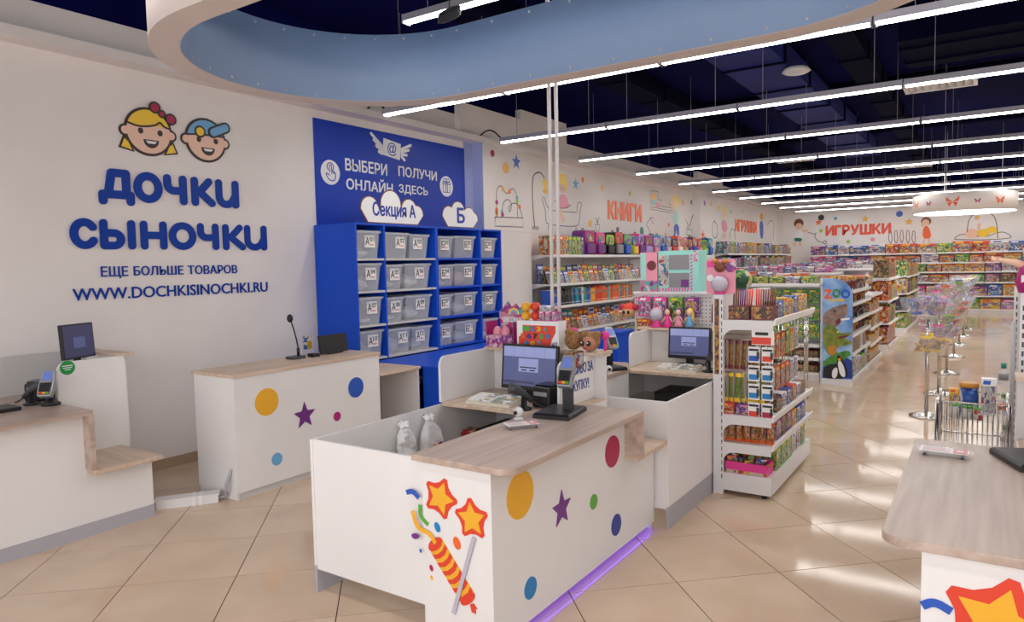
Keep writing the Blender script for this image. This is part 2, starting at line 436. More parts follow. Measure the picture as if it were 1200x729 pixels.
def vent(cx, cy, z, wx, wy, label):
    t = thing('ceiling_vent', label, 'vent', (cx, cy, z), 'air vents in the ceiling')
    MB().box(cx-wx/2, cx+wx/2, cy-wy/2, cy+wy/2, z+.05, z+.09).build('backing', DGREY, t)
    f = MB(); e = .05
    f.box(cx-wx/2, cx+wx/2, cy-wy/2, cy-wy/2+e, z, z+.09).box(cx-wx/2, cx+wx/2, cy+wy/2-e, cy+wy/2, z, z+.09)
    f.box(cx-wx/2, cx-wx/2+e, cy-wy/2+e, cy+wy/2-e, z, z+.09).box(cx+wx/2-e, cx+wx/2, cy-wy/2+e, cy+wy/2-e, z, z+.09)
    f.build('frame', METAL, t)
    n = 8
    for i in range(n):
        x = cx-wx/2+e+(i+.5)*(wx-2*e)/n
        MB().obox((x, cy, z+.03), (1, 0, .6), (0, 1, 0), (-.6, 0, 1), .045, wy/2-e, .003).build('slat', METAL, t)
    MB().tube([(cx, cy, z+.09), (cx, cy, ZC)], .008, 6).build('hanger', DARKD, t)
vent(-.52, 10.55, 3.9, .8, .62, 'square louvred air vent under the dark air box')
for (x, y, lab) in ((930, 188, 'louvred vent above the third and fourth light rows'), (1070, 195, 'small louvred vent above the middle light rows'), (1190, 225, 'vent at the right edge above the round lamp')):
    q = on(x, y, 2, 3.85); vent(q.x, q.y, 3.85, .75, .6, lab)
q = on(933, 86, 2, 3.925)
solo('smoke_detector', MB().lathe([(.06, .07), (.13, .06), (.16, .02), (.12, 0), (.02, -.005)], (q.x, q.y, 3.925), 24), METAL, 'round white detector dome on the pale duct', 'detector')

# ------------------------------------------------------------------ ceiling tube lights
ZL, LF = 3.32, 1.543
def light_proto():
    t = thing('ceiling_light', '', 'light', (0, 0, ZL), 'tube lights in rows across the ceiling')
    h = MB().box(.012, LF-.012, -.046, .046, .03, .085)
    h.build('housing', HOUS, t, world=False)
    d = MB(); n = 8
    pr = [(-.042, .03)]+[(-.042+.084*i/n, .027-.012*math.sin(PI*i/n)) for i in range(n+1)]+[(.042, .03)]
    d.prism(pr, (Vector((.02, 0, 0)), VY, VZ, VX), 0, LF-.04)
    d.build('tube_cover', TUBEM, t, world=False)
    for x in (0.006, LF-.018):
        MB().box(x, x+.012, -.048, .048, .013, .088).build('end_cap', HOUS, t, world=False)
    for x in (.25, LF-.25):
        MB().tube([(x, 0, .085), (x, 0, ZC-ZL)], .003, 5).build('wire', HOUS, t, world=False)
    return t
lp = light_proto(); first = True
def put_light(x, y, label, ZL=ZL):
    global first
    if first: lp.location = (x, y, ZL); lp['label'] = label; first = False
    else: dup(lp, (x, y, ZL), None, label)
for k in range(10):
    y = 5.53+2.157*k
    for i in range(6):
        put_light(-5.3+LF*i, y, 'white tube light, %s from left in %s row beyond the ring' % (nth(i+1), nth(k+1)))
for i in range(4): put_light(-4.05+LF*i, 4.5, 'white tube light, %s from left just above the oval ring' % nth(i+1), 3.74)
for k, y in enumerate((1.45, -.7)):  # two rows out of view behind the camera, added to light the foreground
    for i in range(5): put_light(-3.9+LF*i, y, 'unseen added tube light, %s from left in %s row over the entrance' % (nth(i+1), nth(k+1)))

# ------------------------------------------------------------------ oval ring under the ceiling
ZR0, ZR1 = 2.85, 3.286
def stadium(r, n=28, cl=(-2.856, 2.79), cx=-.92):
    pts = [(cl[0]+r*math.cos(PI/2+PI*i/n), cl[1]+r*math.sin(PI/2+PI*i/n)) for i in range(n+1)]
    pts += [(cx+r*math.cos(-PI/2+PI*i/n), cl[1]+r*math.sin(-PI/2+PI*i/n)) for i in range(n+1)]
    return pts
ring = thing('ceiling_ring', 'white oval ring hung from the ceiling with pale blue inner banner', 'ceiling ring', (-1.9, 2.79, ZR0))
def band(ro, ri, z0, z1):
    a = stadium(ro); b = stadium(ri); k = len(a); mb = MB()
    vs = [(x, y, z0) for x, y in a]+[(x, y, z0) for x, y in b]+[(x, y, z1) for x, y in a]+[(x, y, z1) for x, y in b]
    fs = []
    for i in range(k):
        j = (i+1) % k
        fs += [(i, j, k+j, k+i), (2*k+i, 3*k+i, 3*k+j, 2*k+j)]
    mb.add(vs, fs)
    n = 0
    mb.add([], [])
    for i in range(k):
        j = (i+1) % k
        for q in ((i, 2*k+i, 2*k+j, j), (k+i, k+j, 3*k+j, 3*k+i)):
            mb.f.append(list(q)); mb.m.append(0); mb.sm.append(True)
    return mb
band(1.025, .885, ZR0, ZR1-.01).build('ring_body', RINGW, ring, weld=True)
ip = band(.884, .878, ZR0+.004, ZR1).build('inner_banner', RINGB, ring, weld=True)
inn = stadium(.876, 14)
for i, (x, y) in enumerate(inn):
    for z in (ZR0+.03, ZR1-.03):
        dx, dy = (x+2.856, y-2.79) if x < -2.856 else ((x+.92, y-2.79) if x > -.92 else (0, y-2.79))
        l = math.hypot(dx, dy) or 1
        MB().tube([(x, y, z), (x-dx/l*.003, y-dy/l*.003, z)], .007, 8).build('grommet', METAL, ip)
for j in range(1, 7):
    x = -2.856+j*(1.936/7)
    for s in (-1, 1):
        for z in (ZR0+.03, ZR1-.03):
            MB().tube([(x, 2.79+s*.877, z), (x, 2.79+s*.873, z)], .007, 8).build('grommet', METAL, ip)
for (x, y) in ((-3.3, 3.6), (-1.9, 3.74), (-.5, 3.6), (-3.3, 2.0), (-1.9, 1.84), (-.5, 2.0)):
    MB().tube([(x, y, ZR1-.02), (x, y, ZC)], .003, 5).build('suspension_wire', DGREY, ring)
cc = MB()
for k in range(5): cc.tube([(-3.3+.09*math.cos(a*PI/8), 4.15+.09*math.sin(a*PI/8)*.7, 3.56+.012*k+.05*math.sin(a*PI/8)) for a in range(17)], .006, 6, cap=False)
cc.tube([(-3.3, 4.15, 3.6), (-3.26, 4.15, ZC)], .006, 6)
solo('cable_coil', cc, DGREY, 'coil of grey cable hanging above the blue banner of the ring', 'cable')
for i, (a, b) in enumerate((((-5.29, 5.53, 3.39), (-5.88, 5.85, 3.54)), ((-5.29, 7.687, 3.39), (-5.88, 8.0, 3.54)))):
    m_ = [Vector(a).lerp(Vector(b), t)+Vector((0, 0, .1*math.sin(PI*t))) for t in [k/10 for k in range(11)]]
    solo('lamp_cable', MB().tube(m_, .012, 6), BLACK, ['black cable loop at the left end of the first light row', 'black cable loop at the left end of the second light row'][i], 'cable')
for i, (x, lab) in enumerate(((-2.487, 'left one of two white poles rising behind the first checkout'), (-2.432, 'right one of two white poles rising behind the first checkout'))):
    t = thing('support_pole', lab, 'pole', (x, 4.19, 1.1605), 'white poles behind the checkout')
    MB().tube([(x, 4.19, 1.17), (x, 4.19, ZC)], .013, 12).build('pole', METAL, t)
    MB().lathe([(.026, 0), (.026, .012), (.014, .02)], (x, 4.19, 1.1605), 16).build('base_plate', METAL, t)

# round drum lamp far right
dz = 2.62; cD = on(1129, 249, 2, dz)
rD = (on(1195, 246, 1, cD.y).x-on(1063, 246, 1, cD.y).x)/2*.94
t = thing('drum_lamp', 'large round white drum lamp with orange butterflies over the aisle', 'lamp', (cD.x, cD.y, dz))
MB().lathe([(rD, 0), (rD, .34), (rD-.03, .36)], (cD.x, cD.y, dz), 56).build('drum', MURALW, t)
MB().lathe([(rD-.03, -.004), (.02, -.03)], (cD.x, cD.y, dz), 48).build('diffuser', DRUML, t)
for a in (0, 2.1, 4.2): MB().tube([(cD.x+rD*.7*math.cos(a), cD.y+rD*.7*math.sin(a), dz+.35), (cD.x+rD*.7*math.cos(a), cD.y+rD*.7*math.sin(a), ZC)], .006, 6).build('cord', METAL, t)
for a, s, c in ((-2.65, .09, 'orange'), (-2.25, .06, 'magenta'), (-1.75, .13, 'orange'), (-1.3, .06, 'magenta'), (-.85, .1, 'orange')):
    n = Vector((math.cos(a), math.sin(a), 0)); uu = Vector((-math.sin(a), math.cos(a), 0))
    fr = (Vector((cD.x, cD.y, dz+.17))+n*(rD+.002), uu, VZ, n)
    mb = MB()
    for sg in (-1, 1):
        mb.prism([(0, 0), (sg*s*.9, s*.8), (sg*s*.8, s*.1)], fr, 0, .004).prism([(0, 0), (sg*s*.7, -s*.1), (sg*s*.4, -s*.7)], fr, 0, .004)
    mb.build('butterfly', INK[c], t)

# ------------------------------------------------------------------ wall logo
FL = frX(XW); g = pxX(XW)
def capsule(mb, a, b, w, fr, d0, d1, m=0):
    a = Vector(a); b = Vector(b); t = (b-a).normalized() if (b-a).length > 1e-9 else Vector((1, 0)); ang = math.atan2(t.y, t.x); r = w/2
    pts = [(b.x+r*math.cos(ang-PI/2+PI*i/8), b.y+r*math.sin(ang-PI/2+PI*i/8)) for i in range(9)]
    pts += [(a.x+r*math.cos(ang+PI/2+PI*i/8), a.y+r*math.sin(ang+PI/2+PI*i/8)) for i in range(9)]
    mb.prism(pts, fr, d0, d1, m)
def strokes(segs, x0, x1, y0, y1, w, fr, d0, d1):
    """a letter from thick round strokes given in a unit box"""
    mb = MB(); h = w/2
    f = lambda p: (x0+h+p[0]*(x1-x0-w), y0+h+p[1]*(y1-y0-w))
    for s in segs:
        if s[0] == 'arc':
            _, cx, cy, rx, ry, a0, a1 = s
            pp = [(cx+rx*math.cos(a0+(a1-a0)*i/20), cy+ry*math.sin(a0+(a1-a0)*i/20)) for i in range(21)]
        else: pp = s
        pp = [f(p) for p in pp]
        for a, b in zip(pp, pp[1:]): capsule(mb, a, b, w, fr, d0, d1); d1 += .00012
    return mb
GL = {'Д': [[(.0, -.02), (.0, .22)], [(0, .22), (1, .22)], [(1, .22), (1, -.02)], [(.2, .25), (.34, 1)], [(.34, 1), (.86, 1)], [(.86, 1), (.86, .25)]],
      'О': [('arc', .5, .5, .5, .5, 0, 2*PI)],
      'Ч': [[(0, 1), (0, .75)], ('arc', .4, .75, .4, .3, PI, 1.55*PI), [(.44, .45), (1, .47)], [(1, 1), (1, 0)]],
      'К': [[(0, 0), (0, 1)], [(0, .5), (.3, .5)], [(.3, .5), (.85, 1)], [(.3, .5), (1, 0)]],
      'и': [[(0, 1), (0, .35)], ('arc', .42, .38, .42, .38, PI, 1.6*PI), [(.5, .01), (.75, .1), (1, .45)], [(1, 1), (1, 0)]],
      'С': [('arc', .56, .5, .56, .5, .2*PI, 1.8*PI)],
      'Ы': [[(0, 1), (0, 0)], [(0, 0), (.35, 0)], ('arc', .35, .28, .25, .28, -PI/2, PI/2), [(.35, .56), (0, .56)], [(1, 1), (1, 0)]],
      'Н': [[(0, 0), (0, 1)], [(1, 0), (1, 1)], [(0, .5), (1, .5)]]}
logo = thing('wall_logo_sign', 'raised blue shop name with two cartoon child heads on left wall', 'sign', (XW, 3.57, 1.5))
def word(chars, boxes, y0, y1, w):
    for ch, (a, b) in zip(chars, boxes):
        lo = y0-(.03 if ch == 'Д' else 0)
        strokes(GL[ch], a, b, lo, y1, w, FL, .003, .016).build('letter', LOGOB, logo)
def ybox(xs, yp): return [(g(a, yp)[0], g(b, yp)[0]) for a, b in xs]
word('ДОЧКи', ybox([(114.5, 156.5), (156, 189.5), (191.5, 218), (223.5, 251), (252, 278.5)], 222), 2.335, 2.6, .067)
word('СЫНОЧКи', ybox([(81, 113), (116.5, 158), (164, 195), (197.5, 229), (231, 255.5), (260.5, 286.5), (286, 311.5)], 277), 1.935, 2.183, .063)
a, b = g(118, 318)[0], g(277, 316)[0]
wds = [('ЕЩЕ', 118, 149.5), ('БОЛЬШЕ', 156.5, 214.5), ('ТОВАРОВ', 220, 277.5)]
for s, xa, xb in wds: text(s, FL, g(xa, 318)[0], g(xb, 318)[0], 1.715-(.02 if 'Щ' in s else 0), 1.794, LOGOB, logo, 'small_lettering', .002, .01, .006)
text('WWW.DOCHKISINOCHKI.RU', FL, g(85, 345)[0], g(313, 337)[0], 1.524, 1.62, LOGOB, logo, 'web_address', .002, .01, .006)
# two heads, flat layered emblem
def layer(name, m, outline, d0, d1, par): return MB().prism(outline, FL, d0, d1).build(name, m, par)
def head(cy, cz, r, girl):
    E = .012
    o = .022
    grp = MB().prism(circ(cy, cz, r+o/2, 40, (r+o/2)*.98), FL, .004, E).build('head_outline', OUT, logo)
    for s in (-1, 1):
        MB().prism(circ(cy+s*r*1.0, cz-.01, .052, 20), FL, .003, .010).build('ear_outline', OUT, grp)
        MB().prism(circ(cy+s*r*1.0, cz-.01, .034, 20), FL, .010, .013).build('ear', SKIN, grp)
    MB().prism(circ(cy, cz, r-o/2, 40, (r-o/2)*.98), FL, E, .016).build('face', SKIN, grp)
    for s in (-1, 1):
        MB().prism(circ(cy+s*.085+.012, cz-.0, .022, 14, .026), FL, .016, .019).build('eye', OUT, grp)
    mouth = circ(cy+.015, cz-.068, .068, 16, .07, PI, 2*PI)
    MB().prism(mouth, FL, .016, .018).build('mouth', OUT, grp)
    MB().prism([(cy+.015-.05, cz-.078), (cy+.015+.05, cz-.078), (cy+.015+.03, cz-.1), (cy+.015-.03, cz-.1)], FL, .018, .0195).build('teeth', INK['white'], grp)
    if girl:
        top = circ(cy, cz, r-o/2, 20, (r-o/2)*.98, .1*PI, .9*PI)
        MB().prism(top+[(cy-r*.5, cz+.04), (cy+.05, cz+.055)], FL, .016, .019).build('hair', INK['yellow2'], grp)
        MB().ribbon(smooth2([(cy-r*.92, cz+.055), (cy-r*.4, cz+.03), (cy+.06, cz+.06), (cy+.1, cz+.1), (cy+.13, cz+.06), (cy+r*.9, cz+.05)]), .016, FL, .019, .021).build('hair_line', OUT, grp)
        for s in (-1, 1):
            MB().prism([(cy+s*.17, cz-.1), (cy+s*.215, cz-.05), (cy+s*.26, cz-.16), (cy+s*.13, cz-.185)], FL, .002, .009).build('braid_outline', OUT, grp)
            MB().prism([(cy+s*.18, cz-.105), (cy+s*.21, cz-.08), (cy+s*.24, cz-.15), (cy+s*.15, cz-.17)], FL, .009, .0118).build('braid', INK['yellow2'], grp)
        bx, bz = cy+.12, cz+.17
        MB().prism(circ(bx-.06, bz+.045, .052, 18), FL, .012, .021).prism(circ(bx+.08, bz-.035, .052, 18), FL, .012, .021).prism(circ(bx, bz, .036, 16), FL, .012, .023).build('bow_outline', OUT, grp)
        MB().prism(circ(bx-.06, bz+.045, .036, 18), FL, .021, .0225).prism(circ(bx+.08, bz-.035, .036, 18), FL, .021, .0225).prism(circ(bx, bz, .022, 16), FL, .023, .025).build('bow', INK['crimson'], grp)
    else:
        top = circ(cy, cz, r-o/2, 20, (r-o/2)*.98, .08*PI, .95*PI)
        MB().prism(top, FL, .016, .019).build('cap', INK['ltblue'], grp)
        MB().ribbon(smooth2([(cy-r*.95, cz+.03), (cy-.05, cz+.05), (cy+r*.9, cz+.05)]), .016, FL, .019, .021).build('cap_line', OUT, grp)
        mb = MB(); capsule(mb, (cy+.07, cz+.08), (cy+.2, cz+.14), .105, FL, .012, .022); mb.build('peak_outline', OUT, grp)
        mb = MB(); capsule(mb, (cy+.075, cz+.082), (cy+.2, cz+.14), .07, FL, .022, .0235); mb.build('cap_peak', INK['ltblue'], grp)
        MB().prism(circ(cy-.06, cz+.07, .055, 18), FL, .018, .0215).build('curl_outline', OUT, grp)
        MB().prism(circ(cy-.06, cz+.07, .038, 18), FL, .0215, .0235).build('curl', INK['yellow2'], grp)
head(3.35, 2.945, .2, True)
head(3.885, 2.945, .195, False)

# ------------------------------------------------------------------ banner over the parcel shelves
ban = thing('promo_banner', 'blue wall banner with white order online lettering above the parcel shelves', 'banner', (XW, 6.46, 2.2))
MB().box(XW, -5.985, 5.155, 7.775, 2.2, 3.357).build('panel', BANB, ban)
FB = frX(-5.985); gb = pxX(-5.985)
WT = INK['white']
def btext(s, xa, xb, zl, zr, h, **k):
    ya, yb = gb(xa, 205)[0], gb(xb, 205)[0]
    text(s, FB, ya, yb, zl, zl+h, WT, ban, 'banner_lettering', .001, .004, .012, slope=zr-zl)
btext('ВЫБЕРИ', 405, 453.5, 2.845, 2.845, .13)
btext('ПОЛУЧИ', 467, 511.5, 2.86, 2.86, .12)
btext('ОНЛАЙН', 405.5, 459.5, 2.635, 2.635, .15)
btext('ЗДЕСЬ', 467, 500.5, 2.64, 2.64, .12)
for (x, y, kind) in ((387, 202, 0), (523, 218.5, 1)):
    cy, cz = gb(x, y)
    ic = MB().prism(circ(cy, cz, .135, 36), FB, .001, .004).build('icon_disc', WT, ban)
    ln = MB()
    if kind == 0:
        ln.ribbon(smooth2([(cy-.01, cz+.0), (cy-.015, cz+.075), (cy+.008, cz+.09), (cy+.015, cz+.07), (cy+.015, cz+.02), (cy+.06, cz+.01), (cy+.075, cz-.02), (cy+.06, cz-.09), (cy-.02, cz-.09), (cy-.07, cz-.02), (cy-.05, cz-.01), (cy-.012, cz-.035)]), .01, FB, .004, .006)
        ln.ribbon(circ(cy+.0, cz+.06, .045, 16, None, -.3*PI, 1.3*PI), .01, FB, .004, .006)
        for k in range(3): ln.ribbon([(cy+.015+.018*k, cz+.018), (cy+.015+.018*k, cz-.015)], .008, FB, .004, .006)
    else:
        ln.ribbon([(cy-.07, cz-.08), (cy+.07, cz-.08), (cy+.07, cz+.03), (cy-.07, cz+.03)], .01, FB, .004, .006, closed=True)
        ln.ribbon([(cy-.085, cz+.03), (cy+.085, cz+.03), (cy+.085, cz+.055), (cy-.085, cz+.055)], .01, FB, .004, .006, closed=True)
        ln.ribbon([(cy-.015, cz+.05), (cy-.015, cz-.08)], .01, FB, .004, .006).ribbon([(cy+.015, cz+.05), (cy+.015, cz-.08)], .01, FB, .004, .006)
        ln.ribbon(circ(cy-.03, cz+.08, .03, 12, .022), .009, FB, .004, .006, closed=True).ribbon(circ(cy+.03, cz+.08, .03, 12, .022), .009, FB, .004, .006, closed=True)
    ln.build('icon_drawing', BANB, ic)
cy, cz = gb(459, 175)
env = MB().prism(rot2([(cy-.15, cz-.1), (cy+.15, cz-.1), (cy+.15, cz+.1), (cy-.15, cz+.1)], (cy, cz), -.12), FB, .001, .004).build('envelope', WT, ban)
text('@', FB, cy-.075, cy+.075, cz-.08, cz+.08, BANB, env, 'at_sign', .004, .006)
for s in (-1, 1):
    wg = MB()
    for k in range(4):
        capsule(wg, (cy+s*.17, cz+.02-.03*k), (cy+s*(.34-.04*k), cz+.14-.065*k-(0 if s < 0 else .05)), .035, FB, .001, .004)
    wg.build('wing', WT, ban)

# ------------------------------------------------------------------ parcel shelves and bins
XF = -5.37
ROWS = [2.21, 1.84, 1.497, 1.138, .783]
def cabinet(name, label, y0, yd, y1, edge):
    t = thing(name, label, 'shelf unit', ((XW+XF)/2, (y0+y1)/2, 0), 'blue parcel shelf units')
    th = .022
    MB().box(XW+.01, XW+.02, y0, y1, 0, 2.21).build('back_panel', BLUE, t)
    for y in (y0, y1-th): MB().box(XW+.02, XF, y, y+th, 0, 2.21).build('side_panel', BLUE, t)
    MB().box(XW+.02, XF, yd-th/2, yd+th/2, .12, 2.19).build('divider', BLUE, t)
    MB().box(XW+.02, XF, y0+th, y1-th, 2.19, 2.21).build('top_panel', BLUE, t)
    for a, b in ((y0+th, yd-th/2), (yd+th/2, y1-th)):
        for z in ROWS[1:]+[.42]:
            s = MB().box(XW+.02, XF-.01, a, b, z-.022, z).build('shelf', BLUE if not edge else GREYP, t)
            MB().box(XF-.01, XF-.002, a, b, z-.022, z).build('edge_band', edge or BLUE, s)
    MB().box(XW+.02, XF-.03, y0+th, y1-th, 0, .1).build('plinth', BLUE, t)
    return t
cabinet('parcel_shelf', 'blue parcel shelf unit with white shelf edges under the big cloud', 5.11, 5.535, 6.4, GREYP)
cabinet('parcel_shelf', 'blue parcel shelf unit with blue shelf edges under the small cloud', 6.402, 7.27, 7.74, None)
def bin_mesh(w, d, h):
    """open tapered tub with a rim"""
    mb = MB(); a = .88
    def loop(s, z): return [(s*w/2*q[0], s*d/2*q[1], z) for q in ((-1, -1), (1, -1), (1, 1), (-1, 1))]
    vs = loop(a, 0)+loop(1, h)+loop(.97, h)+loop(a-.02, .006)
    fs = [(0, 3, 2, 1)]
    for L in (0, 4, 8):
        for i in range(4): fs.append((L+i, L+(i+1) % 4, L+4+(i+1) % 4, L+4+i))
    fs.append((12, 13, 14, 15))
    mb.add(vs, fs)
    return mb
def bag_lump(rx, ry, rz, seed):
    rnd = random.Random(seed); mb = MB(); n, k = 10, 6; c = []
    for i in range(k+1):
        t = PI*i/k
        for j in range(n):
            p = 2*PI*j/n; q = .82+.3*rnd.random()
            x, y = rx*q*math.sin(t)*math.cos(p), ry*q*math.sin(t)*math.sin(p)
            z = max(0, rz*(.5+.5*math.cos(t))*(q if i else 1))
            if i == k: x = y = 0; z = 0
            if i == 0: x = y = 0; z = rz
            c.append((max(-rx, min(rx, x)), max(-ry, min(ry, y)), z))
    fs = []
    for i in range(k):
        for j in range(n): fs.append((i*n+j, (i+1)*n+j, (i+1)*n+(j+1) % n, i*n+(j+1) % n))
    return mb.add(c, fs, 0, True)
BINPL = mat('bin_plastic', (226, 230, 238), .2, alpha=.3)
BAGM = noisy('parcel_film', (226, 226, 228), (244, 243, 242), (14, 14, 14), rough=.35, bump=.3)
BAGP = noisy('parcel_pink', (214, 150, 152), (232, 178, 176), (9, 9, 9), rough=.5)
ROWN = ['', 'top row', 'second row from top', 'third row from top', 'bottom row']
def parcel_bin(code, yc, w, h, row, fill, lx=.0):
    z = ROWS[row]
    d = .5; xc = XF-.03-d/2
    sec = 'А' if code[0] == 'A' else 'Б'
    t = thing('storage_bin', 'clear storage bin, %s from left in %s under the %s cloud' % (nth((int(code[1:])-1) % 3+1), ROWN[row], 'big' if code[0] == 'A' else 'small'), 'storage bin', (xc, yc, z), 'clear bins on the parcel shelves')
    t.rotation_euler = (0, 0, PI/2)
    bin_mesh(w, d, h).build('tub', BINPL, t, world=False)
    r = MB(); e = .012
    for s in (-1, 1):
        r.box(-w/2-e, w/2+e, s*d/2-e, s*d/2+e, h-.022, h+.004); r.box(s*w/2-e, s*w/2+e, -d/2, d/2, h-.022, h+.004)
    r.build('rim', BINPL, t, world=False)
    # front of the tub faces -Y locally; the card is stuck to it near the top
    f = .94; fr = (Vector((lx, -d/2*f-.004, h*.62)), VX, VZ, -VY)
    cw, ch = .15, .13
    card = MB().prism([(-cw/2, -ch/2), (cw/2, -ch/2), (cw/2, ch/2), (-cw/2, ch/2)], fr, 0, .003).build('card', PAPER, t, world=False)
    def ctext(s, x0, x1, y0, y1):
        o = text(s, fr, x0, x1, y0, y1, INK['black'], None, 'card_lettering', .003, .0045, .01)
        o.parent = card
    ctext(sec, -.062, -.008, -.035, .04); ctext(code[1:], .0, .062, .0, .045)
    MB().prism([(.0, -.04), (.055, -.04), (.055, -.03), (.0, -.03)], fr, .003, .004).build('card_line', INK['red'], card, world=False)
    if fill:
        b = bag_lump(min(w*.4, .2), .2, h*fill, hash(code) % 1000 if False else sum(map(ord, code))*7)
        o = b.build('parcel_bag', BAGP if code == 'B05' else BAGM, None)
        o.location = (xc, yc, z+.008); o.rotation_euler = (0, 0, PI/2)
        tag(o, '%s parcel bag in %s bin, %s, under the %s cloud' % ('pink' if code == 'B05' else 'crumpled white', nth((int(code[1:])-1) % 3+1), ROWN[row], 'big' if code[0] == 'A' else 'small'), 'bag', 'parcel bags in the bins')
BH = .29
for r in range(4):
    n = r*3
    parcel_bin('A%02d' % (n+1), 5.325, .34, BH if r != 2 else .29, r+1, (.4, .5, .3, .5)[r], .03)
    if r in (0, 3):
        parcel_bin('A%02d' % (n+2), 5.76, .36, BH-.01, r+1, (0, 0, 0, .6)[r], .06); parcel_bin('A%02d' % (n+3), 6.13, .32, BH-.02, r+1, (0, 0, 0, .45)[r], -.02)
    else:
        parcel_bin('A%02d' % (n+2), 5.70, .27, BH-.02, r+1, (0, .35, .3, 0)[r], .02); parcel_bin('A%02d' % (n+3), 6.09, .43, BH-.01, r+1, (0, .6, .5, 0)[r], .04)
    if r == 0: spec = ((6.6, .3), (6.99, .4))
    elif r == 1: spec = ((6.6, .3), (6.99, .42))
    else: spec = ((6.58, .26), (6.98, .44))
    parcel_bin('B%02d' % (n+1), spec[0][0], spec[0][1], BH-.03, r+1, (0, .3, .0, .4)[r]); parcel_bin('B%02d' % (n+2), spec[1][0], spec[1][1], BH-.02, r+1, (0, .75, .6, .5)[r], .06)
    parcel_bin('B%02d' % (n+3), 7.49, .34, BH-.03, r+1, (0, 0, .5, .3)[r], .0)
def cloud_pts(circs, zb, n=90):
    ymin = min(c[0]-c[2] for c in circs); ymax = max(c[0]+c[2] for c in circs)
    pts = []
    for i in range(n+1):
        y = ymax-(ymax-ymin)*i/n
        z = max([c[1]+math.sqrt(max(0, c[2]**2-(y-c[0])**2)) for c in circs if abs(y-c[0]) <= c[2]+1e-9] or [zb])
        if ymin+.06 < y < ymax-.06: z = max(z, zb+.13)
        pts.append((y, max(z, zb+.001)))
    base = [(c[0], c[2]) for c in circs]
    return [(ymin+.1, zb), (ymax-.1, zb)]+pts
def cloud(label, circs, zb, s, box):
    t = thing('cloud_sign', label, 'sign', (-5.4, sum(c[0] for c in circs)/len(circs), zb), 'cloud signs on the parcel shelves')
    f = frX(-5.405)
    pl = MB().prism(cloud_pts(circs, zb), f, 0, .006).build('outline_board', INK['brown'], t)
    MB().prism(cloud_pts([(c[0], c[1], c[2]-.012) for c in circs], zb+.012), f, .006, .010).build('cloud_board', INK['white'], t)
    text(s, f, *box, TXTB, t, 'cloud_lettering', .010, .013, .015)
cloud('white cloud sign with blue Секция А lettering standing on the shelves', [(5.36, 2.36, .14), (5.68, 2.42, .165), (5.97, 2.38, .13), (6.1, 2.33, .115)], 2.213, 'Секция А', (5.4, 6.07, 2.27, 2.44))
cloud('small white cloud sign with blue Б lettering standing on the shelves', [(6.68, 2.345, .13), (6.86, 2.4, .14), (7.08, 2.35, .13), (7.17, 2.32, .1)], 2.213, 'Б', (6.84, 6.98, 2.275, 2.455))
# low blue counter in front of the shelves
t = thing('low_blue_counter', 'low blue counter cabinet in front of the parcel shelves', 'counter', (-4.9, 6.3, 0))
MB().box(-5.35, -4.45, 5.27, 7.4, .725, .75).build('top', BLUE, t)
MB().box(-4.66, -4.47, 5.29, 7.38, 0, .725).build('side_cabinet', BLUE, t)
MB().box(-5.34, -4.66, 7.3, 7.38, 0, .725).build('end_panel', BLUE, t)

# ------------------------------------------------------------------ reception counter by the wall
XR, YR0, YR1, HR = -4.64, 3.14, 4.66, .96
t = thing('reception_counter', 'white reception counter with coloured discs and a light oak top', 'counter', (-4.9, 3.9, 0))
MB().box(-5.15, -5.13, YR0, YR1, .05, .935).build('back_panel', WHITE, t)
MB().box(-5.13, XR-.018, YR0, YR0+.018, .0, .935).build('end_panel', WHITE, t)
MB().box(-5.13, XR-.018, YR1-.018, YR1, .0, .935).build('end_panel', WHITE, t)
fp = MB().box(XR-.018, XR, YR0, YR1, .055, .935).build('front_panel', WHITE, t)
MB().box(XR-.03, XR-.016, YR0+.018, YR1-.018, 0, .055).build('plinth', GREYP, t)
MB().box(-5.17, XR+.012, YR0-.012, YR1+.012, .935, .96).build('top', WOOD, t, bevel=.003)
FR_ = frX(XR); gr = pxX(XR)
def disc(fr, gfun, cx, cy, rx_px, m, par, T=None, name='disc'):
    c = gfun(cx, cy); e = gfun(cx-rx_px, cy); r = math.hypot(e[0]-c[0], 0)
    MB(T).prism(circ(c[0], c[1], r, 32), fr, 0, .004).build(name, m, par)
disc(FR_, gr, 312.5, 471, 14, INK['yellow'], fp); disc(FR_, gr, 417, 454, 9, INK['blue'], fp)
disc(FR_, gr, 395, 488, 4.2, INK['magenta'], fp); disc(FR_, gr, 324.5, 538, 6.3, INK['ltblue'], fp)
c = gr(357, 487); MB().prism(star(c[0], c[1], .115, .05), FR_, 0, .004).build('star', INK['purple'], fp)
# side desk
t = thing('side_desk', 'low oak topped desk beside the reception counter', 'desk', (-4.93, 4.97, 0))
MB().box(-5.2, -4.65, 4.68, 5.25, .728, .752).build('top', WOOD, t, bevel=.003)
MB().box(-5.18, -4.67, 5.22, 5.24, 0, .728).build('side_panel', WHITE, t)
MB().box(-5.2, -5.18, 4.69, 5.24, 0, .728).build('back_panel', GREYL, t)
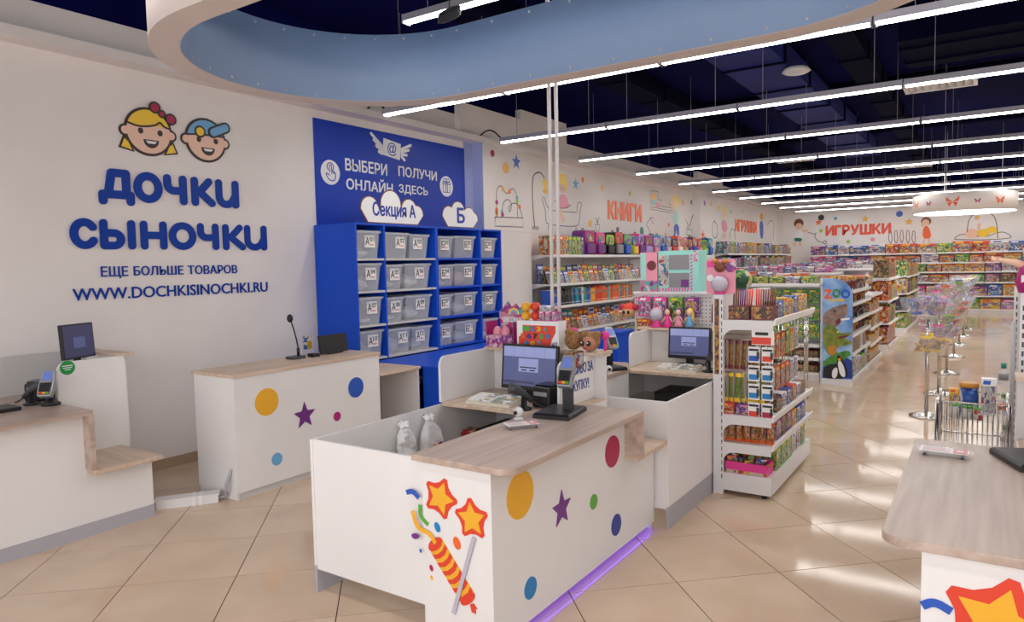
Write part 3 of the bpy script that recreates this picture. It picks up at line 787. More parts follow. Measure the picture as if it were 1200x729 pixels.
# items on reception
z = HR+.0005
t = thing('desk_microphone', 'black gooseneck microphone on the reception counter', 'microphone', (-4.99, 4.0, z))
MB().prism(rrect(-.06, .06, -.075, .075, .03), (Vector((-4.99, 4.0, z)), VX, VY, VZ), 0, .022).build('base', DGREY, t)
MB().tube([(-4.99, 4.03, z+.02), (-4.99, 4.03, z+.09)], .014, 10).build('stem', BLACK, t)
nk = [(-4.99, 4.03, z+.09), (-4.985, 4.01, z+.17), (-4.965, 3.97, z+.26), (-4.945, 3.93, z+.33)]
MB().tube(nk, .006, 8).build('gooseneck', BLACK, t)
MB().ball((-4.94, 3.915, z+.36), .026, .026, .036).build('foam_head', BLACK, t)
solo('small_box', MB().box(-4.98, -4.9, 4.12, 4.19, z, z+.03), BLACK, 'tiny black box beside the gooseneck microphone', 'box')
t = thing('reception_monitor', 'low black monitor seen from behind on reception counter', 'monitor', (-5.0, 4.42, z))
MB().obox((-4.98, 4.42, z+.09), (0, 1, 0), (-.15, 0, 1), (1, 0, .15), .16, .085, .012).build('screen_back', BLACK, t)
MB().box(-5.05, -4.94, 4.34, 4.5, z, z+.012).build('stand', BLACK, t)
t = thing('price_holder', 'yellow and white card in a clear holder behind the microphone', 'card holder', (-5.12, 4.27, z))
MB().box(-5.125, -5.12, 4.19, 4.29, z, z+.18).build('holder', ACRY, t)
MB().box(-5.119, -5.116, 4.195, 4.285, z+.05, z+.17).build('card', P['yellow'], t)
# cable duct on the floor
t = thing('cable_channel', 'white cable channel on the floor between the left counters', 'cable channel', (-4.8, 2.9, 0))
a_, b_ = on(183, 598, 2, 0), on(256, 589, 2, 0)
dv = (b_-a_); dl = dv.length; dv.normalize(); nv = Vector((-dv.y, dv.x, 0)); mid = (a_+b_)/2
MB().obox(mid+nv*.05+Vector((0, 0, .03)), dv, nv, VZ, dl/2, .05, .03).build('channel', WHITE, t)
MB().obox(mid+nv*.05+Vector((0, 0, .064)), dv, nv, VZ, dl/2+.01, .056, .004).build('lid', WHITE, t)
for k in (.2, .42): MB().obox(mid+dv*k*dl/2+nv*.05+Vector((0, 0, .034)), dv, nv, VZ, .012, .058, .036).build('tape', PVC, t)
ps = [b_+nv*.05+Vector((.0, 0, .02)), b_+dv*.06+nv*.05+Vector((0, 0, .03)), Vector((-4.72, 3.08, .1)), Vector((-4.715, 3.12, .19)), Vector((-4.715, 3.145, .235))]
pp = smooth2([tuple(p) for p in ps], 0)
def sm3(ps, it=2):
    for _ in range(it):
        q = [ps[0]]
        for a, b in zip(ps, ps[1:]): q += [a*.75+b*.25, a*.25+b*.75]
        ps = q+[ps[-1]]
    return ps
solo('floor_cable', MB().tube(sm3([Vector(p) for p in ps]), .012, 10), GREYL, 'grey cable bundle entering the reception counter side', 'cable')

# ------------------------------------------------------------------ left counter at the frame edge
X0 = -4.89
t = thing('left_counter', 'white and oak counter at the left edge with a stepped low shelf', 'counter', (-5.2, 1.2, 0))
fp = MB().box(X0-.018, X0, -.6, 2.2, .09, .82).build('front_panel', WHITE, t)
MB().box(X0-.018, X0, 2.2, 2.63, .09, .425).build('front_panel_low', WHITE, t)
MB().box(X0-.012, X0+.004, -.6, 2.63, 0, .09).build('toe_kick', GREYL, t)
MB().prism(rrect(-5.46, -4.8, -.6, 2.22, .01), (Vector((0, 0, .82)), VX, VY, VZ), 0, .03).build('worktop', WOODG, t)
MB().box(-5.34, -4.8, 2.19, 2.22, .452, .82).build('drop_panel', WOODG, t)
MB().box(-5.36, -4.78, 2.2, 2.66, .425, .452).build('low_shelf', WOODX, t, bevel=.003)
MB().box(-5.36, -4.91, 2.612, 2.63, 0, .425).build('end_panel', WHITE, t)
scr = MB(); scr.prism(rrect(2.255, 2.72, .4, 1.12, .06, (0, 0, 1, 0)), frX(-5.378), 0, .018); sp_ = scr.build('screen_panel', WHITE, t)
cg = on(79, 431, 0, -5.36)
stk = MB().prism(circ(cg.y, cg.z, .05, 28), frX(-5.36), 0, .002).build('round_sticker', mat('sticker_green', (30, 150, 74), .4), sp_)
for k, (w_, zz) in enumerate(((.035, .014), (.03, 0), (.02, -.014))):
    MB().prism([(cg.y-w_, cg.z+zz-.003), (cg.y+w_, cg.z+zz-.003), (cg.y+w_, cg.z+zz+.003), (cg.y-w_, cg.z+zz+.003)], frX(-5.358), 0, .001).build('sticker_line', INK['white'], stk)
MB().box(-5.96, -5.94, .2, 2.72, 0, 1.14).build('back_screen', GREYP, t)
MB().box(-5.94, -5.38, 2.72, 2.74, 0, 1.11).build('rear_panel', WHITE, t)
MB().box(-5.94, -5.36, 2.67, 2.79, 1.11, 1.135).build('rear_shelf', WOODX, t, bevel=.002)
MB().box(-5.94, -5.47, 1.2, 2.45, .82, .85).build('cashier_desk', WOODG, t)
MB().box(-5.93, -5.91, 1.25, 2.44, 0, .82).build('desk_panel', GREYP, t)

# ------------------------------------------------------------------ payment terminal, monitor, scanner, keyboard kits
def terminal(label, base, rz, tall=True, group='card terminals on the checkouts'):
    t = thing('card_terminal', label, 'card terminal', base, group, rz)
    if tall:
        pl = MB().add([(-.11, -.15, 0), (.11, -.15, 0), (.11, .15, 0), (-.11, .15, 0), (-.11, -.15, .02), (.11, -.15, .02), (.11, .15, .02), (-.11, .15, .02),
                       (-.1, -.14, .03), (.1, -.14, .03), (.1, .14, .03), (-.1, .14, .03)],
                      [(0, 3, 2, 1), (0, 1, 5, 4), (1, 2, 6, 5), (2, 3, 7, 6), (3, 0, 4, 7), (4, 5, 9, 8), (5, 6, 10, 9), (6, 7, 11, 10), (7, 4, 8, 11), (8, 9, 10, 11)])
        pl.build('base_plate', BLACK, t, world=False)
        MB().box(.015, .065, .0, .05, .03, .2).build('pillar', BLACK, t, world=False); zc = .25
    else:
        MB().lathe([(.06, 0), (.06, .015), (.03, .03), (.028, .09)], (0, .03, 0), 20).build('stand', BLACK, t, world=False); zc = .15
    # body tilted towards the customer, facing -Y and up
    c = Vector((.045 if tall else 0, .0, zc)); u = VX; v = Vector((0, .5, .86)); n = Vector((0, -.86, .5))
    bd = MB(); o = [(-.04, -.095), (.04, -.095), (.046, -.06), (.046, .02), (.036, .07), (.034, .1), (-.034, .1), (-.036, .07), (-.046, .02), (-.046, -.06)]
    fr = (c, u, v, n)
    bo = bd.prism(o, fr, -.022, .022).build('body', SILV, t, world=False, bevel=.004)
    MB().prism([(-.034, -.085), (.034, -.085), (.038, .0), (-.038, .0)], fr, .022, .024).build('keypad', DGREY, bo, world=False)
    k = MB(); 
    for i in range(3):
        for j in range(4): k.prism([(-.03+.021*i, -.062+.016*j), (-.014+.021*i, -.062+.016*j), (-.014+.021*i, -.05+.016*j), (-.03+.021*i, -.05+.016*j)], fr, .024, .028)
    k.build('keys', BLACK, bo, world=False)['kind'] = 'stuff'
    for i, cc_ in enumerate(('red', 'yellow', 'green')):
        MB().prism([(-.032+.022*i, -.082), (-.013+.022*i, -.082), (-.013+.022*i, -.068), (-.032+.022*i, -.068)], fr, .024, .028).build('key_'+cc_, INK[cc_], bo, world=False)
    MB().prism([(-.03, .018), (.03, .018), (.026, .08), (-.026, .08)], fr, .022, .0235).build('display', TSCR, bo, world=False)
    return t
def monitor(label, base, rz, w=.43, h=.27, dark=False, group='checkout monitors', z0=.085):
    t = thing('monitor', label, 'monitor', base, group, rz)
    MB().box(-.11, .11, -.08, .08, 0, .014).build('stand_base', BLACK, t, world=False)
    MB().box(-.03, .03, .02, .05, .014, .2).build('stand_neck', BLACK, t, world=False)
    tl = .1
    v = Vector((0, math.sin(tl), math.cos(tl))); n = Vector((0, -math.cos(tl), math.sin(tl)))
    fr = (Vector((0, 0, z0)), VX, v, n)
    b = MB().prism([(-w/2, 0), (w/2, 0), (w/2, h), (-w/2, h)], fr, -.025, 0).build('bezel', BLACK, t, world=False, bevel=.004)
    s = MB().prism([(-w/2+.016, .028), (w/2-.016, .028), (w/2-.016, h-.016), (-w/2+.016, h-.016)], fr, .0, .001).build('screen', SCREEND if dark else SCREEN, b, world=False)
    a = w-.032; hh = h-.044
    def rc(nm, x0, x1, y0, y1, m): MB().prism([(-w/2+.016+a*x0, .028+hh*y0), (-w/2+.016+a*x1, .028+hh*y0), (-w/2+.016+a*x1, .028+hh*y1), (-w/2+.016+a*x0, .028+hh*y1)], fr, .001, .0016).build(nm, m, s, world=False)
    rc('screen_bar', .0, 1, .74, 1, SCREENL if not dark else SCREEND)
    for i in range(4): rc('screen_divider', .195+.2*i, .2+.2*i, .75, .99, SCREEND)
    rc('dialog', .3, .68, .36, .7, SCREENL if not dark else SCREEN); 
    rc('screen_footer', .0, .62, .06, .12, SCREEND)
    MB().prism([(-w/2+.016+a*.33, .028+hh*.46), (-w/2+.016+a*.65, .028+hh*.46), (-w/2+.016+a*.65, .028+hh*.49), (-w/2+.016+a*.33, .028+hh*.49)], fr, .0016, .002).build('dialog_line', BLACK, s, world=False)
    for i in range(2): MB().prism([(-w/2+.016+a*(.36+.16*i), .028+hh*.39), (-w/2+.016+a*(.46+.16*i), .028+hh*.39), (-w/2+.016+a*(.46+.16*i), .028+hh*.42), (-w/2+.016+a*(.36+.16*i), .028+hh*.42)], fr, .0016, .002).build('dialog_button', BLACK, s, world=False)
    return t
KEYY = mat('key_sand', (214, 190, 130), .5); KEYG = mat('key_sage', (150, 170, 140), .5)
def keyboard(label, base, rz):
    t = thing('keyboard', label, 'keyboard', base, 'cream checkout keyboards', rz)
    MB().add([(-.17, -.09, 0), (.17, -.09, 0), (.17, .09, 0), (-.17, .09, 0), (-.17, -.09, .02), (.17, -.09, .02), (.165, .085, .045), (-.165, .085, .045)],
             [(0, 3, 2, 1), (4, 5, 6, 7), (0, 1, 5, 4), (1, 2, 6, 5), (2, 3, 7, 6), (3, 0, 4, 7)]).build('body', CREAMK, t, world=False)
    pr = {'grey': MB(), 'yellow': MB(), 'white': MB(), 'green': MB()}
    rnd = random.Random(3)
    for i in range(14):
        for j in range(6):
            x = -.15+.023*i; y = -.072+.026*j; zz = .02+(y+.09)/.18*.025
            k = 'white' if i < 4 else rnd.choice(['grey', 'grey', 'yellow', 'white', 'white', 'green'])
            pr[k].box(x-.009, x+.009, y-.01, y+.01, zz, zz+.009)
    for k, mb in pr.items(): mb.build('keys_'+k, {'grey': GREYL, 'white': PAPER, 'yellow': KEYY, 'green': KEYG, 'ltblue': GREYL}[k], t, world=False)['kind'] = 'stuff'
    return t
def printer(label, base, rz):
    t = thing('receipt_printer', label, 'printer', base, 'receipt printers', rz)
    MB().box(-.07, .07, -.09, .09, 0, .13).build('body', BLACK, t, world=False, bevel=.012)
    MB().box(-.05, .05, -.092, -.088, .075, .1).build('paper_slot', SILV, t, world=False)
    MB().box(-.06, .06, -.06, .07, .13, .14).build('lid', BLACKG, t, world=False)
    return t
def scanner(label, base, rz):
    t = thing('barcode_scanner', label, 'scanner', base, 'barcode scanners', rz)
    MB().lathe([(.05, 0), (.05, .012), (.02, .02), (.014, .09)], (0, 0, 0), 18).build('stand', BLACK, t, world=False)
    MB().tube([(0, .05, .05), (0, 0, .1), (0, -.05, .13), (0, -.09, .14)], [.016, .02, .032, .036], 12).build('head', DGREY, t, world=False)
    MB().tube([(0, .05, .05), (.02, .1, .02), (.06, .15, .008), (.12, .16, .008)], .005, 6).build('cord', BLACK, t, world=False)
    return t
LFP = mat('leaflet_pink', (222, 150, 160), .5)
def leaflet_tray(label, base, rz, m):
    t = thing('coin_tray', label, 'tray', base, 'leaflet trays on the worktops', rz)
    MB().prism(rrect(-.11, .11, -.065, .065, .04), (Vector((0, 0, .012)), VX, VY, VZ), 0, .008).build('plate', ACRY, t, world=False)
    for x in (-.07, .07):
        for y in (-.04, .04): MB().tube([(x, y, 0), (x, y, .012)], .006, 8).build('foot', DGREY, t, world=False)
    lf = MB().box(-.09, .09, -.045, .045, .02, .0215).build('leaflet', PAPER, t, world=False)
    MB().box(.035, .088, -.043, .043, .0215, .0222).build('pink_block', LFP, lf, world=False); MB().prism(circ(.06, 0, .014, 16), (Vector((0, 0, .0222)), VX, VY, VZ), 0, .0005).build('white_dot', PAPER, lf, world=False)
    for k in range(4): MB().box(-.08, .025-.02*(k % 2), -.034+.02*k, -.026+.02*k, .0215, .0222).build('text_line', GREYL if k % 2 else LFP, lf, world=False)
    return t
def cash_drawer(label, base, rz):
    t = thing('cash_drawer', label, 'cash drawer', base, 'black cash drawers', rz)
    MB().box(-.21, .21, -.18, .18, 0, .1).build('case', BLACK, t, world=False, bevel=.004)
    MB().box(-.2, .2, -.186, -.18, .015, .085).build('drawer_front', BLACKG, t, world=False)
    MB().tube([(0, -.186, .055), (0, -.192, .055)], .009, 10).build('lock', SILV, t, world=False)
    return t

# ------------------------------------------------------------------ checkouts (one module, mirrored where the photo shows it mirrored)
def ident(q): return q
def checkout(label, mx=1, ox=0, oy=0, sign=True, led=True):
    T = lambda q: Vector((mx*q[0]+ox, q[1]+oy, q[2]))
    b = T((-2.3, 3.35, 0))
    t = thing('checkout_desk', label, 'checkout', b, 'supermarket style checkout desks')
    Q = lambda: MB(T)
    # cashier side
    Q().box(-2.94, -2.16, 2.445, 2.463, .13, .836).build('end_panel', WHITE, t)
    gpan = Q().box(-2.16, -1.765, 2.425, 2.445, .04, .836).build('graphic_panel', WHITE, t)
    Q().box(-2.958, -2.94, 2.44, 3.51, .15, .836).build('side_wall', WHITE, t)
    Q().box(-2.956, -2.942, 2.442, 3.51, 0, .15).build('toe_board', GREYL, t)
    fp_ = Q().add([(-1.783, 2.445, .045), (-1.783, 4.232, .045), (-1.783, 4.232, .565), (-1.783, 3.79, .565), (-1.783, 3.79, .836), (-1.783, 2.445, .836),
                   (-1.765, 2.445, .045), (-1.765, 4.232, .045), (-1.765, 4.232, .565), (-1.765, 3.79, .565), (-1.765, 3.79, .836), (-1.765, 2.445, .836)],
                  [(0, 1, 2, 3, 4, 5), (6, 11, 10, 9, 8, 7), (0, 6, 7, 1), (1, 7, 8, 2), (2, 8, 9, 3), (3, 9, 10, 4), (4, 10, 11, 5), (5, 11, 6, 0)]).build('front_panel', WHITE, t)
    wt = Q(); r = .075
    pts = [(-2.21, 2.405), (-1.65-r, 2.405)]+[(-1.65-r+r*math.sin(PI/2*i/7), 2.405+r-r*math.cos(PI/2*i/7)) for i in range(1, 8)]+[(-1.65, 3.82), (-2.05, 3.82), (-2.21, 3.5)]
    wt.prism(pts, (Vector((0, 0, .836)), VX, VY, VZ), 0, .03); wt.build('worktop', WOODG, t, bevel=.003)
    Q().box(-2.05, -1.65, 3.79, 3.82, .592, .836).build('drop_panel', WOODG, t)
    Q().box(-2.05, -1.67, 3.79, 4.234, .565, .592).build('low_shelf', WOODX, t, bevel=.003)
    Q().box(-2.05, -1.783, 4.214, 4.232, 0, .565).build('end_panel', WHITE, t)
    Q().box(-2.068, -2.05, 3.5, 4.12, 0, .836).build('inner_panel', WHITE, t)
    Q().box(-2.2, -2.182, 2.463, 3.5, .0, .836).build('inner_panel', WHITE, t)
    # cashier table
    Q().box(-2.94, -2.06, 3.51, 4.12, .825, .85).build('cashier_table', WOOD, t, bevel=.003)
    Q().box(-2.94, -2.07, 3.6, 4.12, .55, .568).build('drawer_shelf', GREYP, t)
    Q().box(-2.958, -2.94, 3.51, 4.12, 0, .836).build('side_wall', WHITE, t)
    Q().prism(rrect(3.51, 4.12, .85, 1.15, .06, (0, 0, 1, 0)), (Vector((-2.958, 0, 0)), VY, VZ, VX), 0, .018).build('side_screen', WHITE, t)
    Q().box(-2.958, -2.05, 4.12, 4.138, 0, 1.125).build('back_panel', WHITE, t)
    Q().box(-2.96, -2.04, 4.02, 4.21, 1.14, 1.16).build('goods_ledge', WOODX, t, bevel=.002)
    Q().box(-2.958, -2.05, 4.12, 4.2, 1.125, 1.14).build('ledge_support', WHITE, t)
    sp = Q().prism(rrect(3.66, 4.12, .852, 1.14, .05, (0, 0, 1, 0)), (Vector((-2.148, 0, 0)), VY, VZ, VX), 0, .018).build('screen_panel', WHITE, t)
    if sign:
        q = MB().box(-2.13, -2.127, 3.7, 4.11, .9, 1.139).build('thank_you_card', PAPER, sp)
        f = frX(-2.127)
        text('СПАСИБО ЗА', f, 3.71, 4.09, 1.04, 1.105, TXTB, sp, 'card_lettering', .0005, .002, .01)
        text('ПОКУПКУ!', f, 3.73, 4.03, .935, 1.0, TXTB, sp, 'card_lettering', .0005, .002, .01)
    if led:
        Q().box(-1.8, -1.79, 2.47, 4.21, .05, .06).build('light_strip', LEDP, t)
        Q().box(-2.04, -1.95, 2.5, 4.2, 0, .56).build('inner_cabinet', GREYL, t)
    return t, fp_, gpan, T
ck1, fp1, gp1, _ = checkout('front checkout desk with firework graphic and thank you sign')
ck2, fp2, gp2, T2 = checkout('checkout desk behind the front one, beside the sweets rack', -1, -4.63, 1.81, False, False)
ck3, fp3, gp3, T3 = checkout('checkout desk at the right edge with big star graphic', -1, -1.91, .02, False, True)
F1 = frX(-1.765); g1 = pxX(-1.765)
def vdisc(px, py, rpy, m, par):
    c = g1(px, py); e = g1(px, py-rpy); MB().prism(circ(c[0], c[1], abs(e[1]-c[1]), 36), F1, 0, .004).build('disc', m, par)
vdisc(609.5, 580, 28, INK['yellow'], fp1); vdisc(717.5, 529, 18.5, INK['crimson'], fp1); vdisc(695.5, 588, 8.8, INK['green'], fp1)
vdisc(722, 615, 12.4, INK['navy'], fp1); vdisc(621.5, 689, 12.8, INK['cyan'], fp1)
c = g1(658, 596); MB().prism(star(c[0], c[1], .098, .042), F1, 0, .004).build('star', INK['purple'], fp1)
# firework graphic on the end panel (flat layered shapes)
FG = frY(2.425); gg = pxY(2.425)
z3 = lambda x, y: gg(300+x/4, 547+y/4)
def blob(pts, m, name, par, d0=.0005, d1=.003, it=2): return MB().prism(smooth2(pts, it, True), FG, d0, d1).build(name, m, par)
def shape(pts, m, name, par, d0=.0005, d1=.003): return MB().prism(pts, FG, d0, d1).build(name, m, par)
def gstar(cx, cy, Rp, rot, par):
    c = z3(cx, cy); R = abs(z3(cx+Rp, cy)[0]-c[0])
    o = MB().prism(smooth2(star(c[0], c[1], R*1.1, R*.62, rot), 1, True), FG, .0005, .003).build('star_border', INK['red'], par)
    MB().prism(star(c[0], c[1], R*.78, R*.4, rot), FG, .003, .005).build('star', INK['yellow'], o)
gstar(865, 145, 82, PI/2-.35, gp1); gstar(1012, 245, 84, PI/2+.1, gp1)
# rocket body with stripes
A0, A1 = Vector(z3(843, 362)), Vector(z3(995, 618)); ax = (A1-A0); L = ax.length; ax.normalize(); nx = Vector((-ax.y, ax.x)); hw = .05
def rk(s, w): return tuple(A0+ax*s+nx*w)
bdy = shape([rk(0, -hw), rk(L, -hw), rk(L, hw), rk(0, hw)], INK['yellow'], 'rocket_body', gp1)
for i in range(6):
    s0 = L*(.1+i*.155)
    cur = [(s0+L*.075, -hw), (s0+L*.075+.012, 0), (s0+L*.075, hw)]
    shape([rk(s0, -hw), rk(s0+.014, -hw*.4), rk(s0+.014, hw*.4), rk(s0, hw), rk(s0+L*.08, hw), rk(s0+L*.08+.014, hw*.4), rk(s0+L*.08+.014, -hw*.4), rk(s0+L*.08, -hw)], INK['red'], 'rocket_stripe', bdy, .003, .0045)
e = [tuple(A0+ax*(.026*math.cos(a))+nx*(hw*math.sin(a))) for a in [2*PI*i/24 for i in range(24)]]
shape(e, INK['red'], 'rocket_mouth', bdy, .0045, .006)
e = [tuple(A1+ax*(.022*math.cos(a))+nx*(hw*math.sin(a))) for a in [2*PI*i/24 for i in range(24)]]
shape(e, INK['red'], 'rocket_tip', bdy, .003, .006)
MB().ribbon(smooth2([z3(845, 358), z3(825, 318), z3(800, 302), z3(770, 290), z3(752, 262), z3(738, 205)]), .022, FG, .006, .008).build('fuse', INK['yellow'], gp1)
shape([z3(1005, 645), z3(1022, 640), z3(1040, 668), z3(1030, 665), z3(1033, 690), z3(1012, 680)], INK['red'], 'rocket_tail', gp1)
MB().ribbon([z3(1026, 330), z3(930, 685)], .02, FG, .006, .01).build('sparkler_stick', INK['silver'], gp1)
MB().ribbon(smooth2([z3(706, 120), z3(735, 112), z3(764, 146)]), .024, FG, .0005, .003).build('streamer', INK['blue'], gp1)
MB().ribbon(smooth2([z3(770, 178), z3(770, 230), z3(808, 272)]), .02, FG, .0005, .003).build('streamer', INK['green'], gp1)
blob([z3(728, 315), z3(750, 310), z3(770, 325), z3(755, 340), z3(735, 335)], INK['purple'], 'confetti', gp1, it=1)
for (x, y, rr, m) in ((851, 283, .02, 'cyan'), (943, 358, .025, 'orange'), (773, 394, .008, 'blue'), (823, 474, .013, 'crimson'), (824, 520, .009, 'yellow')):
    c = z3(x, y); MB().prism(rot2(circ(c[0], c[1], rr*.8, 20, rr*1.2), c, .4), FG, .0005, .003).build('confetti', INK[m], gp1)
# graphic of the right checkout
Y3 = 2.425+.02; F3 = frY(Y3); g3 = pxY(Y3); z8 = lambda x, y: g3(900+x/4, 547+y/4)
c = z8(1060, 690); R = .155
o = MB().prism(smooth2(star(c[0]+.01, c[1]-.03, R*1.1, R*.62, PI/2-.25), 1, True), F3, .0005, .003).build('star_border', INK['red'], gp3)
MB().prism(star(c[0]+.01, c[1]-.03, R*.76, R*.4, PI/2-.25), F3, .003, .005).build('star', INK['yellow'], o)
MB().ribbon(smooth2([z8(722, 650), z8(780, 630), z8(860, 678)]), .026, F3, .0005, .003).build('streamer', INK['blue'], gp3)
cA, cB = Vector(z8(1000, 860)), Vector(z8(1150, 1100)); axx = (cB-cA).normalized(); nxx = Vector((-axx.y, axx.x)); Lb = .36
bd3 = MB().prism([tuple(cA-nxx*.05), tuple(cA+axx*Lb-nxx*.05), tuple(cA+axx*Lb+nxx*.05), tuple(cA+nxx*.05)], F3, .0005, .003).build('rocket_body', INK['yellow'], gp3)
for i in range(5):
    q = cA+axx*(.03+.07*i); MB().prism([tuple(q-nxx*.05), tuple(q+axx*.035-nxx*.05), tuple(q+axx*.035+nxx*.05), tuple(q+nxx*.05)], F3, .003, .0045).build('rocket_stripe', INK['red'], bd3)

# things on checkout one
ZW, ZT = .8665, .8505
monitor('checkout monitor on the front desk showing a grey blue dialog screen', (-2.515, 3.9, ZT), -.04, .45, .305, z0=.05)
keyboard('cream keyboard in front of the front desk monitor', (-2.6, 3.64, ZT), 0)
printer('black receipt printer right of the front monitor', (-2.255, 3.74, ZT), -.1)
scanner('dark barcode scanner lying by the front receipt printer', (-2.11, 3.53-.02, ZT), .5) if False else None
q = on(636, 472, 2, ZT)
scanner('dark barcode scanner in front of the front receipt printer', (-2.33, 3.565, ZT), -.8)
terminal('silver card terminal with blue display on the front checkout', (-2.03, 3.49, ZW+.0), .15)
leaflet_tray('clear tray with pink printed leaflet on front checkout worktop', (-2.05, 3.11, ZW), .9, PF['pink'])
cash_drawer('black cash drawer under the front cashier table', (-2.55, 3.82, .5685), 0)
solo('small_carton', MB().box(-2.9, -2.8, 3.66, 3.76, .5685, .64), P['red'], 'small red carton left of the front cash drawer', 'carton')
t = thing('desk_webcam', 'round white camera on the front checkout worktop', 'camera', (-2.175, 3.27, ZW))
MB().lathe([(.03, 0), (.028, .006), (.01, .012)], (-2.175, 3.27, ZW), 16).build('foot', METAL, t)
MB().ball((-2.175, 3.27, ZW+.04), .03).build('ball', METAL, t); MB().tube([(-2.175, 3.24, ZW+.04), (-2.175, 3.235, ZW+.04)], .012, 12).build('lens', BLACK, t)
# note block, cards on the sign panel
t = thing('sticky_notes', 'pile of pink and white paper slips beside the printer', 'paper', (-2.18, 3.8, ZT))
MB().box(-2.2, -2.155, 3.82, 3.87, ZT, ZT+.15).build('paper_stack', PAPER, t); MB().box(-2.202, -2.153, 3.818, 3.872, ZT+.15, ZT+.18).build('pink_band', INK['pink'], t)
t = thing('picture_cards', 'two framed picture cards clipped on the thank you panel', 'cards', (-2.12, 3.8, 1.09))
MB().box(-2.1265, -2.122, 3.745, 3.81, 1.08, 1.19).build('card', P['brown'], t); q = MB().box(-2.1265, -2.112, 3.815, 3.935, 1.085, 1.185).build('card', INK['brown'], t)
MB().box(-2.112, -2.11, 3.825, 3.925, 1.095, 1.175).build('card_face', P['white'], q)
# hanging carrier bags on the side wall inside
def carrier(y, label, s):
    t = thing('carrier_bag', label, 'bag', (-2.91, y, .45), 'carrier bags on hooks')
    rnd = random.Random(int(y*100)); mb = MB(); n, k = 11, 7; vs = []
    prof = [.012, .06, .092, .1, .105, .104, .1, .102]
    for i in range(k+1):
        f = i/k; zz = .785-.33*f*s-.0
        w = prof[i]*s; d = .012+.022*math.sin(PI*min(1, f*1.1))
        for j in range(n):
            p = 2*PI*j/n; cr_ = .012*math.sin(5*p+i*1.7)+.022*(rnd.random()-.5)
            vs.append((-2.893+(d+cr_*min(1, f*3))*math.cos(p), y+(w*(abs(math.sin(p))**.6)*(1 if math.sin(p) > 0 else -1)*(1+.12*(rnd.random()-.5)))+.04*f*s, zz+.012*math.sin(3*p+i)*min(1, f*2)))
    fs = [(i*n+j, i*n+(j+1) % n, (i+1)*n+(j+1) % n, (i+1)*n+j) for i in range(k) for j in range(n)]
    mb.add(vs, fs, 0, False); mb.build('bag_body', BAGM, t)
    kn = MB()
    for a_ in range(5): kn.tube([(-2.895, y, .765), (-2.895+.02*math.cos(a_*1.3), y+.03*math.sin(a_*1.3), .79+.012*(a_ % 2))], [.012, .02], 6)
    kn.build('knot', BAGM, t)
    MB().tube([(-2.94, y, .8), (-2.91, y, .8), (-2.905, y, .78)], .004, 6).build('hook', CHROME, t)
    f = (Vector((-2.858, 0, 0)), VY, VZ, VX)
    if s > .9:
        MB().prism(circ(y+.0, .6, .022, 14), f, 0, .004).build('print_dot', INK['yellow'], t); MB().prism(circ(y+.06, .605, .02, 14), f, 0, .004).build('print_dot', INK['crimson'], t)
        MB().prism([(y-.04, .535), (y+.1, .545), (y+.1, .56), (y-.04, .55)], f, 0, .004).build('print_line', TXTB, t)
carrier(3.1, 'slim white carrier bag hanging nearest on the checkout wall', .7); carrier(3.33, 'wide white printed carrier bag hanging inside the front checkout', 1.0)

# things on checkout two
monitor('checkout monitor on the second desk beside the sweets rack', (-2.08, 5.76, ZT), .0, .37, .27, z0=.06)
keyboard('cream keyboard on the second checkout desk', (-2.06, 5.48, ZT), 0)
scanner('dark barcode scanner at the right of the second desk', (-1.82, 5.5, ZT), .6)
cash_drawer('black cash drawer under the second cashier table', (-2.05, 5.62, .5685), 0)
terminal('black backed card terminal on the second checkout worktop', (-2.58, 5.2, ZW), 1.0)
t = thing('wire_tray', 'teal tray with white wire dividers on the second worktop', 'tray', (-2.84, 5.45, ZW))
MB().box(-2.96, -2.72, 5.3, 5.61, ZW, ZW+.05).build('tray', INK['teal'], t)
for i in range(8):
    x = -2.95+.031*i; MB().tube([(x, 5.31, ZW+.05), (x, 5.31, ZW+.11), (x, 5.6, ZW+.11), (x, 5.6, ZW+.05)], .003, 5).build('wire', METAL, t)
for i in range(7): MB().box(-2.945+.031*i, -2.924+.031*i, 5.34, 5.58, ZW+.05, ZW+.075).build('sachet', INK['mint'], t)
t = thing('desk_webcam', 'round white camera on the second worktop edge', 'camera', (-2.46, 5.0, ZW))
MB().lathe([(.03, 0), (.028, .006), (.01, .012)], (-2.46, 5.0, ZW), 16).build('foot', METAL, t); MB().ball((-2.46, 5.0, ZW+.035), .028).build('ball', METAL, t)
MB().tube([(-2.44, 4.975, ZW+.035), (-2.436, 4.97, ZW+.035)], .012, 12).build('lens', BLACK, t)
solo('blue_crate', MB().add([(-4.55, 8.6, 0), (-4.1, 8.6, 0), (-4.1, 9.1, 0), (-4.55, 9.1, 0), (-4.55, 8.6, .78), (-4.1, 8.6, .78), (-4.1, 9.1, .78), (-4.55, 9.1, .78)],
     [(0, 3, 2, 1), (4, 5, 6, 7), (0, 1, 5, 4), (1, 2, 6, 5), (2, 3, 7, 6), (3, 0, 4, 7)]).box(-4.57, -4.08, 8.58, 9.12, .78, .81), BLUE, 'blue lidded bin standing before the book shelves', 'bin', bevel=.004)
# things on checkout three
leaflet_tray('clear tray with pink printed leaflet on the right worktop', tuple(on(1106, 533, 2, ZW)), -.02, PF['pink'])
terminal('card terminal cut by the right frame edge', tuple(on(1192, 545, 2, ZW)+Vector((.06, .06, 0))), .35)
